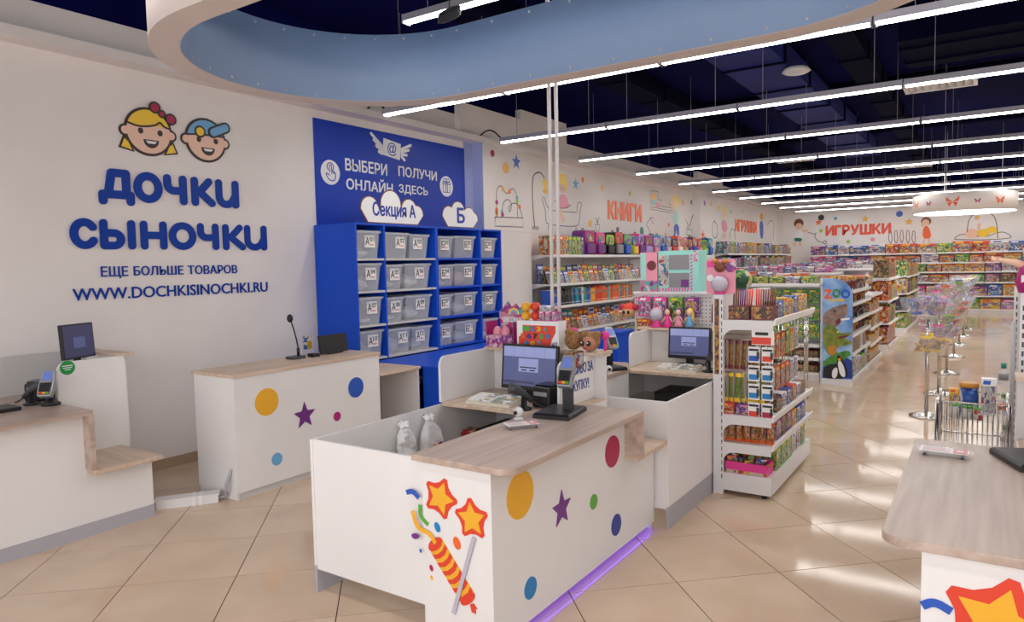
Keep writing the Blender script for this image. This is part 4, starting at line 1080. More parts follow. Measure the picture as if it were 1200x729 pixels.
# things on left counter
q = on(113, 469, 2, .8505)
terminal('silver card terminal on a small stand on the left counter', (-5.24, 2.14, .8505), .75, False)
scanner('black barcode scanner beside the left card terminal', (-5.4, 2.1, .8505), 2.2)
monitor('dark monitor on the left counter, edge on to the wall', (-5.5, 2.42, .96), 1.1, .2, .22, True) if False else None
t = thing('monitor', 'small dark monitor behind the left counter screen', 'monitor', (-5.64, 2.53, .8505), 'checkout monitors', 1.98)
MB().box(-.1, .1, -.07, .07, 0, .014).build('stand_base', BLACK, t, world=False); MB().box(-.025, .025, .01, .03, .014, .4).build('stand_neck', BLACK, t, world=False)
fr = (Vector((0, 0, .255)), VX, Vector((0, .06, 1)).normalized(), Vector((0, -1, .06)).normalized())
q = MB().prism([(-.15, 0), (.15, 0), (.15, .26), (-.15, .26)], fr, -.02, .01).build('bezel', BLACK, t, world=False, bevel=.003)
q = MB().prism([(-.14, .012), (.14, .012), (.14, .248), (-.14, .248)], fr, .01, .011).build('screen', SCREEND, q, world=False)
MB().prism([(-.05, .08), (.06, .08), (.06, .16), (-.05, .16)], fr, .011, .0115).build('dialog', SCREEN, q, world=False)
printer('black receipt printer behind the left card terminal', (-5.56, 2.22, .8505), .9)
q = on(0, 482, 2, .8505)
solo('black_tablet', MB().box(-5.44, -5.24, 1.66, 1.98, .8505, .875), BLACK, 'flat black keypad tray on the left counter worktop', 'tray', bevel=.004)

# ================================================================== goods: shared unit meshes
PU = {n: printed('packprint_'+n, cs, 8.) for n, cs in dict(
    multi=[(220, 60, 50), (250, 200, 60), (40, 110, 190), (240, 238, 230), (70, 150, 70), (230, 120, 50)],
    blue=[(40, 90, 180), (90, 150, 220), (230, 235, 240), (240, 190, 60), (30, 50, 120)],
    green=[(70, 150, 60), (120, 190, 70), (236, 232, 210), (40, 96, 60), (240, 200, 60)],
    red=[(190, 40, 44), (230, 90, 50), (240, 220, 200), (120, 30, 40), (250, 190, 60)],
    pink=[(226, 70, 150), (240, 150, 190), (250, 230, 236), (150, 60, 160), (120, 200, 200)],
    yellow=[(240, 190, 40), (250, 220, 90), (230, 110, 40), (250, 244, 220), (70, 120, 190)],
    purple=[(110, 60, 150), (180, 110, 190), (230, 200, 230), (60, 50, 110), (240, 190, 70)],
    brown=[(104, 66, 48), (160, 110, 70), (210, 170, 110), (60, 42, 36), (90, 110, 70)],
    white=[(240, 236, 230), (214, 210, 206), (200, 60, 60), (70, 120, 180), (240, 236, 230)],
    dark=[(34, 36, 44), (60, 66, 84), (150, 150, 150), (120, 50, 60), (40, 70, 100)],
    orange=[(236, 104, 36), (250, 160, 50), (245, 230, 200), (170, 60, 40), (60, 120, 70)],
    teal=[(40, 150, 160), (130, 210, 210), (240, 240, 236), (230, 90, 120), (30, 80, 120)]).items()}
BASEC = dict(multi='red', blue='blue', green='green', red='red', pink='hotpink', yellow='yellow', purple='purple', brown='brown', white='white', dark='black', orange='orange', teal='teal')
TITLE = dict(multi='yellow2', blue='white', green='yellow2', red='yellow2', pink='white', yellow='red', purple='pink', brown='tan', white='blue', dark='silver', orange='white', teal='white')
CNAME = dict(multi='multicoloured', blue='blue', green='green', red='red', pink='pink', yellow='yellow', purple='purple', brown='brown', white='white', dark='dark', orange='orange', teal='teal')
_pm = {}
def pack_mesh(key, kind='box'):
    if (key, kind) in _pm: return _pm[(key, kind)]
    mb = MB()
    f = -.5
    mb.add([(-.5, .5, 0), (.5, .5, 0), (.5, .5, 1), (-.5, .5, 1), (-.5, f, 0), (.5, f, 0), (.5, f, 1), (-.5, f, 1)],
           [(0, 1, 2, 3), (0, 4, 5, 1), (3, 2, 6, 7), (0, 3, 7, 4), (1, 5, 6, 2)], 0)
    if kind == 'box': mb.m[-1] = mb.m[-2] = 1
    if kind == 'box':
        bands = [(0, .07, 0), (.07, .8, 1), (.8, 1, 0)]
        for a, b, m in bands: mb.add([(-.5, f, a), (.5, f, a), (.5, f, b), (-.5, f, b)], [(0, 1, 2, 3)], m)
        mb.add([(-.38, f-.008, .84), (.1, f-.008, .84), (.14, f-.008, .95), (-.34, f-.008, .95)], [(0, 1, 2, 3)], 2)
    elif kind == 'cover':
        for a, b, m in ((0, .7, 1), (.7, 1, 0)): mb.add([(-.5, f, a), (.5, f, a), (.5, f, b), (-.5, f, b)], [(0, 1, 2, 3)], m)
        mb.add([(-.4, f-.02, .76), (.4, f-.02, .76), (.4, f-.02, .9), (-.4, f-.02, .9)], [(0, 1, 2, 3)], 2)
    else:   # spine of a book, pages showing on top
        for a, b, m in ((0, .12, 0), (.12, .16, 2), (.16, .6, 0), (.6, .78, 1), (.78, 1, 0)): mb.add([(-.5, f, a), (.5, f, a), (.5, f, b), (-.5, f, b)], [(0, 1, 2, 3)], m)
        mb.add([(-.4, -.42, 1.002), (.4, -.42, 1.002), (.4, .49, 1.002), (-.4, .49, 1.002)], [(0, 1, 2, 3)], 3)
    o = mb.build('goods', [INK[BASEC[key]], PU[key], INK[TITLE[key]], PAPER], None, recalc=False)
    me = o.data; bpy.data.objects.remove(o); _pm[(key, kind)] = me
    return me
def pack(name, label, cat, group, x, y, z, w, d, h, rz, key, tilt=0, kind='box'):
    o = bpy.data.objects.new(name, pack_mesh(key, kind)); C.objects.link(o)
    o.location = (x, y, z+.5*d*math.sin(tilt)+.0008); o.rotation_euler = (-tilt, 0, rz); o.scale = (w, d, h)
    return tag(o, label, cat, group)
def pouch_mesh(name, mats, w=.5, h=1., d=.22):
    """pillow bag with crimped ends; faces -Y, base at z=0"""
    mb = MB(); nx_, nz_ = 5, 7
    for s in (-1, 1):
        vs = []
        for j in range(nz_+1):
            for i in range(nx_+1):
                a, b = i/nx_, j/nz_
                k = (math.sin(PI*a)**.6)*(math.sin(PI*b)**.5)
                vs.append(((a-.5)*w*(1-.1*math.sin(PI*b)), s*d/2*k, b*h))
        fs = [(j*(nx_+1)+i, j*(nx_+1)+i+1, (j+1)*(nx_+1)+i+1, (j+1)*(nx_+1)+i) for j in range(nz_) for i in range(nx_)]
        n0 = len(mb.f)
        mb.add(vs, [q if s < 0 else q[::-1] for q in fs], 0, True)
        for q in range(len(fs)):
            j = q//nx_
            mb.m[n0+q] = 0 if j in (0, nz_-1) else 1
    o = mb.build(name, mats, None, recalc=False); me = o.data; bpy.data.objects.remove(o)
    return me
def put(me, name, label, cat, group, loc, scale=1, rot=(0, 0, 0)):
    o = bpy.data.objects.new(name, me); C.objects.link(o); o.location = loc; o.rotation_euler = rot
    o.scale = scale if isinstance(scale, (tuple, list)) else (scale,)*3
    return tag(o, label, cat, group)
def shelving(name, label, loc, rz, L, D, levels, Ht, group, back=True, slope=0, base=.1, price=True):
    """shop shelving, local front faces -Y, x from 0 to L, y from 0 (front) to D (back)"""
    t = thing(name, label, 'shelving', loc, group, rz)
    if back: MB().box(0, L, D-.015, D-.003, base, Ht).build('back_panel', METAL, t, world=False)
    MB().box(0, L, .02, D-.003, 0, base).build('base', METAL, t, world=False)
    for x in (0, L-.03): MB().box(x, x+.03, D-.06, D-.015, 0, Ht).build('upright', METAL, t, world=False)
    for z in levels:
        s = MB().box(.004, L-.004, 0.006, D-.06, z-.022, z).build('shelf', METAL, t, world=False)
        if price: MB().box(.004, L-.004, 0, .006, z-.034, z+.008).build('price_rail', PAPER, s, world=False)
        for x in (.03, L-.036): MB().add([(x, .1, z-.022), (x, D-.06, z-.022), (x, D-.06, z-.09), (x+.004, .1, z-.022), (x+.004, D-.06, z-.022), (x+.004, D-.06, z-.09)], [(0, 1, 2), (3, 5, 4), (0, 3, 4, 1), (1, 4, 5, 2), (2, 5, 3, 0)]).build('bracket', METAL, s, world=False)
    return t

# ------------------------------------------------------------------ book wall
ZB = [1.883, 1.434, 1.088, .664, .348]
XBF = -5.5
bl = (16.95-9.24)/4
for i in range(4):
    shelving('book_shelving', 'white book shelving bay, %s from the blue shelves, along left wall' % nth(i+1), (XBF, 9.24+bl*i, 0), PI/2, bl-.004, .48, ZB, 2.05, 'white book shelving bays')
SH = ['top', 'second', 'third', 'fourth', 'lowest']
rnd = random.Random(11)
def bookspines(y0, y1, si, runs, zz, name='book'):
    y = y0; n = 0
    for key, cnt, wmin, wmax, lean in runs:
        for k in range(cnt):
            w = rnd.uniform(wmin, wmax); h = rnd.uniform(.22, .27); d = .17
            if y+w > y1: return
            n += 1
            kk = key if isinstance(key, str) else rnd.choice(key)
            o = pack(name, '%s book spine, %s from left on %s shelf of book wall' % (CNAME[kk], nth(n), SH[si]), 'book', 'books standing on the book wall', XBF-.03-d/2, y+w/2, zz, w, d, h, PI/2, kk, 0, 'spine')
            if lean:
                o.rotation_euler = (0, -lean, PI/2); o.location.z += w/2*math.sin(lean)
            y += w+.002+(abs(math.sin(lean))*.02)
bookspines(9.3, 12.95, 2, [('blue', 3, .045, .06, .12), ('dark', 5, .04, .06, .14), (['brown', 'white', 'dark'], 4, .04, .06, .1), (['teal', 'blue', 'dark'], 8, .03, .045, .16), (['teal', 'green', 'white'], 4, .03, .05, 0),
                             ('blue', 3, .04, .05, 0), ('yellow', 4, .035, .045, 0), ('red', 7, .035, .045, 0), ('orange', 4, .04, .05, 0), (['teal', 'red', 'green', 'yellow'], 5, .035, .05, 0), ('orange', 5, .04, .05, 0), (['red', 'yellow', 'green', 'blue', 'orange'], 14, .035, .05, 0)], ZB[2])
def bookfaces(y0, y1, si, zz, keys, cols, back=True):
    for tier in ((1, 0) if back else (0,)):
        y = y0; n = 0
        while y < y1:
            w = rnd.uniform(.13, .2); h = (.29 if tier else .2)+rnd.uniform(-.02, .02)
            kk = rnd.choice(keys)
            n += 1
            pack('picture_book', '%s cover book, %s from left in %s row of %s book wall shelf' % (CNAME[kk], nth(n), 'back' if tier else 'front', SH[si]), 'book', 'books shown cover out on the book wall',
                 XBF-(.26 if tier else .1), y+w/2, zz, w, .02, h, PI/2+rnd.uniform(-.08, .08), kk, .3 if tier == 0 else .12, 'cover')
            y += w+.015
bookfaces(9.3, 12.9, 1, ZB[1], ['blue', 'white', 'brown', 'purple', 'yellow', 'multi', 'dark', 'green', 'orange'], 0)
bookfaces(9.9, 12.9, 3, ZB[3], ['brown', 'yellow', 'multi', 'white', 'red', 'orange', 'blue', 'teal'], 0)
bookfaces(10.6, 12.9, 4, ZB[4], ['multi', 'red', 'white', 'yellow', 'green'], 0, False)
# top shelf: boxed sets then satchels
y = 9.3
for i, (kk, w) in enumerate((('orange', .09), ('orange', .09), ('multi', .16), ('orange', .16), ('yellow', .17), ('green', .17), ('green', .17), ('green', .17), ('blue', .1))):
    pack('book_set', '%s boxed book set, %s from left above the book shelves' % (CNAME[kk], nth(i+1)), 'box', 'boxed sets on the top book shelf', XBF-.14, y+w*.4, ZB[0], w*.8, .2, .3, PI/2, kk); y += w*.8+.008
def backpack(i, y, w, h, body, flap, pocket, lab):
    x = XBF-.17; z = ZB[0]+.001; d = .24
    t = thing('school_backpack', lab, 'backpack', (x, y, z), 'school backpacks on the top shelf')
    fr = (Vector((x-d/2, y, z)), VY, VZ, VX)
    MB().prism(rrect(-w/2, w/2, 0, h, .07, (0, 1, 1, 0)), fr, 0, d).build('body', body, t, bevel=.02)
    MB().prism(rrect(-w/2+.01, w/2-.01, h*.5, h-.01, .06), fr, d, d+.018).build('flap', flap, t, bevel=.008)
    MB().prism(rrect(-w*.3, w*.3, h*.56, h*.86, .03), fr, d+.018, d+.021).build('flap_print', list(P.values())[i % 10], t)
    MB().prism(rrect(-w*.36, w*.36, .03, h*.46, .03), fr, d, d+.05).build('pocket', pocket, t, bevel=.012)
    MB().tube([(x, y-.04, z+h-.004), (x, y-.03, z+h+.03), (x, y+.03, z+h+.03), (x, y+.04, z+h-.004)], .008, 6).build('handle', BLACK, t)
    MB().prism([(-w*.3, h*.47), (-w*.22, h*.47), (-w*.22, h*.7), (-w*.3, h*.7)], fr, d+.018, d+.026).build('strap', pocket, t)
bps = [('purple', 'magenta', 'purple', .33), ('magenta', 'hotpink', 'purple', .33), ('black', 'lime', 'black', .3), ('black', 'red', 'grey', .3), ('navy', 'green', 'blue', .3), ('lime', 'blue', 'yellow2', .24), ('hotpink', 'lilac', 'purple', .24),
       ('purple', 'magenta', 'lilac', .36), ('purple', 'lilac', 'pink', .3), ('ltblue', 'silver', 'blue', .24), ('navy', 'ltblue', 'silver', .26), ('red', 'black', 'red', .3), ('red', 'pink', 'white', .26), ('orange', 'pink', 'tan', .26),
       ('navy', 'gold', 'purple', .24), ('purple', 'gold', 'blue', .26), ('hotpink', 'red', 'pink', .28), ('lime', 'green', 'lime', .36), ('navy', 'teal', 'blue', .3)]
y = 10.42
for i, (b_, f_, p_, w) in enumerate(bps):
    w *= 1.1
    backpack(i, y+w/2, w, .42-.025*(i % 3), INK[b_], INK[f_], INK[p_], '%s and %s school backpack, %s from left on the top book shelf' % (b_.replace('hot', '').replace('ltblue', 'light blue'), f_.replace('hot', '').replace('ltblue', 'light blue'), nth(i+1)))
    y += w+.035

# ------------------------------------------------------------------ toy shelves on the far left wall and back wall
ZT_ = [.3, .75, 1.16, 1.56, 1.93]
fl = (25.5-18.15)/4
for i in range(4):
    shelving('toy_shelving', 'white toy shelving bay, %s from the front, along far left wall' % nth(i+1), (XBF, 18.15+fl*i, 0), PI/2, fl-.004, .48, ZT_, 2.05, 'toy shelving on the far left wall')
rnd = random.Random(5)
for li, z in ((4, ZT_[4]), (3, ZT_[3]), (2, ZT_[2])):
    y = 18.2; n = 0
    while y < 25.3:
        w = rnd.uniform(.22, .38); kk = rnd.choice(['green', 'white', 'yellow', 'blue', 'dark', 'teal', 'multi', 'purple']) if li > 2 else rnd.choice(['blue', 'pink', 'multi', 'red'])
        n += 1
        pack('toy_box', '%s toy box, %s from left on %s shelf of far left wall' % (CNAME[kk], nth(n), {4: 'top', 3: 'second', 2: 'third'}[li]), 'toy box', 'toy boxes on the far left wall', XBF-.18, y+w/2, z, w, .28, rnd.uniform(.24, .33), PI/2, kk)
        y += w+.02
ZK = [1.868, 1.554, 1.267, .939, .527, .12]
nb = 6
for i in range(nb):
    shelving('toy_shelving', 'white toy shelving bay, %s from left along the back wall' % nth(i+1), (-5.0+1.25*i, 25.62, 0), 0, 1.246, .5, ZK, 2.0, 'toy shelving on the back wall')
rnd = random.Random(9)
for li, z in enumerate(ZK):
    x = -4.95 if li < 2 else -2.4; n = 0
    keys = [['purple', 'blue', 'white', 'blue', 'white', 'red', 'multi', 'multi', 'green', 'multi', 'red', 'white', 'blue', 'yellow', 'green', 'multi'],
            ['pink', 'pink', 'blue', 'purple', 'yellow', 'orange', 'multi', 'white', 'multi', 'green', 'multi', 'red', 'yellow', 'blue', 'multi', 'orange'],
            ['green', 'green', 'multi', 'yellow', 'yellow', 'purple', 'white', 'green', 'yellow'], ['red', 'white', 'multi', 'orange', 'green', 'purple', 'brown', 'orange', 'green'],
            ['white', 'pink', 'red', 'yellow', 'purple', 'blue', 'yellow', 'multi'], ['pink', 'pink', 'blue', 'red', 'green', 'yellow']][li]
    while x < 2.3:
        w = rnd.uniform(.34, .56); kk = keys[n % len(keys)]; n += 1
        pack('toy_box', '%s toy box, %s from left on %s shelf of the back wall' % (CNAME[kk], nth(n), nth(li+1)), 'toy box', 'toy boxes on the back wall', x+w/2, 25.82, z, w, .3, rnd.uniform(.22, .27)*(1.25 if li in (0, 4, 5) else 1), 0, kk)
        x += w+.025

# ------------------------------------------------------------------ aisle gondola with the zoo panel, and further runs
XG = -1.47
def aisle_unit(label, y0, y1, levels, Ht): return shelving('aisle_gondola', label, (XG, y0, 0), PI/2, y1-y0, .42, levels, Ht, 'white gondolas along the aisle')
aisle_unit('white gondola of animal toys right behind the zoo panel', 10.48, 12.26, [.1, .432, .69, .889, 1.12, 1.296], 1.36)
aisle_unit('white gondola of yellow goods behind the animal toys', 12.3, 13.78, [.1, .36, .62, .88, 1.15], 1.3)
aisle_unit('white gondola with the big red box along the aisle', 14.85, 16.5, [.1, .5, .93, 1.36], 1.45)
aisle_unit('farthest white gondola along the aisle before the back wall', 18.6, 22.1, [.1, .5, .9, 1.3], 1.45)
rnd = random.Random(21)
def fill_aisle(y0, y1, levels, keys, nm, desc, cat, wr, hr, d=.26, tilt=0):
    for li, z in enumerate(levels):
        y = y0+.05; n = 0
        while y < y1-.1:
            w = rnd.uniform(*wr); kk = rnd.choice(keys[li] if isinstance(keys[li], list) else [keys[li]]); n += 1
            if y+w > y1-.03: break
            pack(nm, '%s %s, %s from front on %s level of %s' % (CNAME[kk], cat, nth(n), nth(li+1), desc), cat, nm.replace('_', ' ')+' goods on '+desc, XG-.03-d/2, y+w/2, z, w, d, rnd.uniform(*hr), PI/2, kk, tilt)
            y += w+.02
fill_aisle(10.48, 12.26, [.1, .432], [['white', 'green'], ['white', 'brown']], 'figure_box', 'the animal gondola', 'figure box', (.2, .3), (.2, .27))
fill_aisle(12.3, 13.78, [.1, .36, .62, .88], ['yellow', 'yellow', ['yellow', 'brown'], ['yellow', 'multi']], 'yellow_pack', 'the yellow gondola', 'pack', (.16, .28), (.12, .2))
fill_aisle(14.85, 16.5, [.1, .5, 1.36], [['blue', 'multi', 'red'], ['red', 'green', 'dark', 'white'], ['brown', 'multi', 'red']], 'game_box', 'the red box gondola', 'game box', (.16, .3), (.28, .36))
pack('large_red_box', 'large red square toy box on the aisle gondola', 'toy box', None, XG-.16, 15.2, .93, .6, .26, .36, PI/2, 'red')
fill_aisle(15.5, 16.5, [.93], [['yellow', 'multi', 'green']], 'game_box', 'shelf by the red box', 'game box', (.16, .26), (.25, .34))
fill_aisle(18.6, 22.1, [.1, .5, .9, 1.3], [['white', 'green', 'multi'], ['green', 'dark', 'yellow'], ['green', 'yellow', 'dark'], ['green', 'red', 'yellow']], 'game_box', 'the farthest gondola', 'game box', (.2, .4), (.25, .35))
# animal figures: small four-legged toys
def animal_mesh():
    mb = MB()
    mb.ball((0, 0, .075), .035, .065, .035, 10, 6)
    mb.tube([(0, -.05, .085), (0, -.085, .115)], [.02, .015], 8); mb.ball((0, -.1, .125), .02, .03, .02, 8, 5)
    for sx in (-1, 1):
        for sy in (-1, 1): mb.tube([(sx*.02, sy*.04, .06), (sx*.022, sy*.045, 0)], [.013, .009], 6)
    mb.tube([(0, .06, .085), (0, .085, .05)], .005, 5)
    return mb
AM = []
for m_ in ('brown', 'grey', 'gold', 'black', 'maroon'):
    o = animal_mesh().build('animal', INK[m_], None, recalc=False); AM.append((m_, o.data)); bpy.data.objects.remove(o)
for li, z in enumerate((.69, .889, 1.12, 1.296)):
    y = 10.56; n = 0
    while y < 12.15:
        m_, me = rnd.choice(AM); n += 1
        put(me, 'toy_animal', '%s toy animal, %s from front on %s level from top behind zoo panel' % (m_, nth(n), nth(4-li)), 'toy animal', 'toy animals behind the zoo panel', (XG-.12, y, z+.0008), rnd.uniform(.95, 1.2) if li else .9, (0, 0, PI/2+rnd.uniform(-.9, .9)))
        y += .21
for i in range(4):
    pack('yellow_box', 'bright yellow box, %s from left on top behind the zoo panel' % nth(i+1), 'box', 'yellow boxes above the gondola', -2.5+.26*i+.0, 13.3, 1.3095, .24, .3, .13, 0, 'yellow')
shelving('cross_gondola', 'white gondola end stacked with yellow boxes behind the zoo panel', (-3.2, 13.05, 0), 0, 1.28, .5, [.4, .8, 1.309], 1.33, 'cross gondolas', price=True)
# zoo panel
YZ = 10.44
t = thing('zoo_panel', 'tall blue zoo display panel with hippo, crocodile and penguins', 'display panel', (-1.66, YZ, 0))
x0, x1 = -1.855, -1.475
MB().box(x0-.01, x1+.01, YZ-.01, YZ+.03, 0, .085).build('base', METAL, t)
out = [(x0, .085), (x1, .085), (x1, 1.24)]+[(x1-(x1-x0)*.72*math.sin(PI/2*i/10)**1, 1.24+.235*(1-math.cos(PI/2*i/10))/1) for i in range(1, 11)]
out = [(x0, .085), (x1, .085), (x1, 1.22)]+[(x1-.27+.27*math.cos(PI/2*i/10), 1.22+.25*math.sin(PI/2*i/10)) for i in range(1, 11)]+[(x0, 1.475)]
SKYP = noisy('zoo_sky_print', (70, 130, 206), (170, 204, 236), (4, 4, 5), 3, rough=.35)
board = MB().prism(out, frY(YZ), -.01, .006).build('board', SKYP, t)
FZ = frY(YZ-.006); gz_ = pxY(YZ-.006)
zz = lambda x, y: gz_(940+x/4.557, 300+y/4.557)
def zsh(nm, pts, m, d=1, it=1): return MB().prism(smooth2([zz(*p) for p in pts], it, True) if it else [zz(*p) for p in pts], FZ, .0002, .0012*d).build(nm, m, board)
HIP = noisy('hippo_print', (118, 92, 84), (160, 134, 122), (12, 12, 12), rough=.4); CRO = noisy('crocodile_print', (74, 110, 40), (150, 150, 60), (16, 16, 16), rough=.4)
LEAF = noisy('leaf_print', (40, 110, 50), (90, 160, 60), (10, 10, 10), rough=.4)
zsh('water_print', [(112, 655), (268, 655), (268, 560), (230, 540), (112, 560)], INK['navy'], 1, 0)
zsh('grass_print', [(112, 600), (260, 540), (255, 500), (180, 520), (112, 560)], LEAF, 2)
zsh('hippo_body', [(112, 370), (112, 310), (150, 280), (205, 262), (240, 252), (246, 275), (238, 320), (215, 335), (210, 350), (185, 384), (150, 368)], HIP, 3)
zsh('hippo_mouth', [(175, 345), (215, 325), (208, 352), (188, 372)], INK['maroon'], 4)
zsh('hippo_tooth', [(205, 335), (254, 330), (252, 340), (208, 345)], INK['white'], 5, 0)
zsh('crocodile_body', [(112, 375), (150, 362), (190, 390), (200, 415), (255, 405), (265, 418), (220, 440), (265, 455), (262, 475), (180, 485), (190, 530), (150, 540), (112, 480)], CRO, 4)
zsh('crocodile_jaw', [(190, 430), (255, 420), (245, 432), (195, 445)], INK['maroon'], 5)
zsh('penguin_body', [(112, 600), (150, 575), (190, 580), (185, 555), (188, 532), (205, 530), (215, 555), (238, 590), (245, 655), (112, 655)], INK['black'], 6)
zsh('penguin_belly', [(192, 560), (208, 560), (228, 600), (232, 650), (205, 640), (192, 590)], INK['white'], 7)
zsh('penguin_belly', [(160, 610), (185, 590), (192, 620), (182, 652), (160, 652)], INK['white'], 7)
zsh('hippo_eye', [(168, 290), (178, 288), (178, 298), (168, 300)], INK['black'], 5)
zsh('hippo_nostril', [(226, 262), (234, 260), (232, 270), (226, 270)], INK['black'], 5)
zsh('crocodile_eye', [(186, 402), (196, 400), (196, 410), (186, 412)], INK['yellow2'], 6)
zsh('crocodile_belly', [(130, 490), (180, 470), (186, 520), (150, 532)], INK['gold'], 5)
zsh('penguin_beak', [(204, 536), (216, 540), (205, 545)], INK['orange'], 8, 0)
zsh('penguin_collar', [(190, 548), (204, 545), (208, 558), (194, 562)], INK['yellow'], 8, 0)
def ztext(s, xa, xb, ya, yb, m, slope=0):
    a = zz(xa, ya); b = zz(xb, yb); text(s, FZ, a[0], b[0], b[1], a[1], m, board, 'zoo_lettering', .0015, .004, .03, slope=slope)
ztext('Z', 119, 158, 182, 225, INK['orange']); ztext('O', 164, 204, 178, 220, LEAF); ztext('O', 210, 254, 182, 224, INK['blue']); ztext('LANDIA', 150, 228, 228, 243, INK['yellow2'])
# green gondola facing the camera
shelving('cross_gondola', 'white gondola of green packs left of the zoo panel', (-3.95, 10.6, 0), 0, 2.03, .5, [.12, .33, .52, 1.39], 1.42, 'cross gondolas')
GB = MB().box(-3.9, -1.95, 10.98, 11.0, .55, 1.36)
rnd = random.Random(31)
for li, z in enumerate((.6, .86, 1.1)):
    for i in range(11):
        kk = 'green' if rnd.random() < .85 else 'red'
        x = -3.85+.175*i
        t = pack('hanging_pack', '%s hanging pack, %s from left in %s peg row of green gondola' % (CNAME[kk], nth(i+1), nth(3-li)), 'pack', 'green packs hung on pegs', x+.07, 10.8, z, .15, .04, .2, 0, kk)
        hk = MB().tube([(x+.07, 10.74, z+.215), (x+.07, 11.09, z+.215)], .004, 5); 
        o = hk.build('peg', CHROME, None); o.location = (0, 0, 0); tag(o, 'metal peg holding hanging pack %s, row %s of green gondola' % (nth(i+1), nth(3-li)), 'peg', 'pegs of the green gondola')
for i in range(9):
    pack('green_box', '%s flat box, %s from left on top of the green gondola' % ('white' if i % 4 == 3 else 'green', nth(i+1)), 'box', 'boxes on top of the green gondola', -3.84+.22*i, 10.8, 1.39, .2, .3, .1, 0, 'white' if i % 4 == 3 else 'green')
for li, z in enumerate((.12, .33)):
    for i in range(6):
        pack('dark_box', 'brown flat box, %s from left on %s shelf under the green packs' % (nth(i+1), ('lowest', 'second lowest')[li]), 'box', 'brown boxes under the green packs', -3.75+.33*i, 10.8, z, .3, .3, .1, 0, 'brown')
# further gondolas across, of which only the upper levels show
for k, (yy, xa, L_, hh, keys) in enumerate(((12.2, -4.6, 2.5, 1.4, ['red', 'white', 'orange']), (15.2, -5.0, 2.6, 1.46, ['white', 'pink', 'blue']), (18.0, -5.0, 2.9, 1.5, ['pink', 'purple', 'white']), (21.2, -5.0, 3.0, 1.55, ['pink', 'white', 'blue']))):
    shelving('cross_gondola', 'white gondola across the shop, %s behind the green packs' % nth(k+1), (xa, yy, 0), 0, L_, .5, [.4, .8, 1.15, hh], hh+.02, 'cross gondolas')
    x = xa+.05; n = 0
    while x < xa+L_-.35:
        kk = keys[n % len(keys)]; w = rnd.uniform(.22, .34); n += 1
        pack('toy_box', '%s box, %s from left on top of %s cross gondola' % (CNAME[kk], nth(n), nth(k+1)), 'toy box', 'boxes on the cross gondolas', x+w/2, yy+.2, hh, w, .28, rnd.uniform(.08, .16), 0, kk)
        x += w+.02
    x = xa+.05; n = 0
    while x < xa+L_-.35:
        kk = keys[(n+1) % len(keys)]; w = rnd.uniform(.22, .34); n += 1
        pack('toy_box', '%s box, %s from left under the top of %s cross gondola' % (CNAME[kk], nth(n), nth(k+1)), 'toy box', 'boxes on the cross gondolas', x+w/2, yy+.2, 1.15, w, .28, .2, 0, kk)
        x += w+.02

# ------------------------------------------------------------------ sweets rack beside checkout two
XA, XB_, YA, YZ2 = -1.664, -1.245, 5.13, 6.5
t = thing('sweets_rack', 'white metal sweets rack beside the second checkout', 'display rack', (-1.46, 5.8, 0))
MB().box(XA, XA+.03, YA, YZ2, .03, 1.49).build('back_panel', METAL, t)
for y in (YA-.002, YZ2-.04):
    p_ = MB().box(XA, XA+.075, y, y+.042, .0, 1.49).build('upright', METAL, t)
    sl = MB()
    for k in range(26): sl.box(XA+.06, XA+.068, y-.001, y+.002, .12+.052*k, .15+.052*k)
    sl.build('slots', DGREY, p_)['kind'] = 'stuff'
for (zs, xf) in ((1.305, -1.225), (.605, -1.235), (.395, -1.235)):
    s = MB().box(XA+.03, xf-.01, YA, YZ2, zs-.02, zs).build('shelf', METAL, t)
    MB().add([(xf-.012, YA, zs-.03), (xf, YA, zs-.035), (xf+.012, YA, zs+.012), (xf, YA, zs+.015), (xf-.012, YZ2, zs-.03), (xf, YZ2, zs-.035), (xf+.012, YZ2, zs+.012), (xf, YZ2, zs+.015)],
             [(0, 1, 2, 3), (4, 7, 6, 5), (0, 4, 5, 1), (1, 5, 6, 2), (2, 6, 7, 3), (3, 7, 4, 0)]).build('price_rail', PAPER, s)
    # side gusset with a curved cut
    gs = [(XA+.03, zs), (xf-.01, zs), (xf-.01, zs-.07)]+[(XA+.16-.09*math.sin(PI/2*i/8), zs-.16+.09*math.cos(PI/2*i/8)) for i in range(9)]+[(XA+.07, zs-.2), (XA+.03, zs-.2)]
    for y in (YA, YZ2-.004): MB().prism(gs, (Vector((0, y, 0)), VX, VZ, VY), -.003, .001).build('side_gusset', METAL, s)
MB().box(XA+.03, XB_, YA, YZ2, .035, .165).build('base', METAL, t)
for x in (XA+.05, XB_-.06):
    for y in (YA+.05, YZ2-.06): MB().tube([(x, y, 0), (x, y, .035)], .018, 10).build('foot', BLACK, t)
ts = MB().box(XA+.012, XA+.045, YA-.006, YA-.003, .9, 1.46).build('sticker_strip', PF['gold'], t)
rnd = random.Random(41)
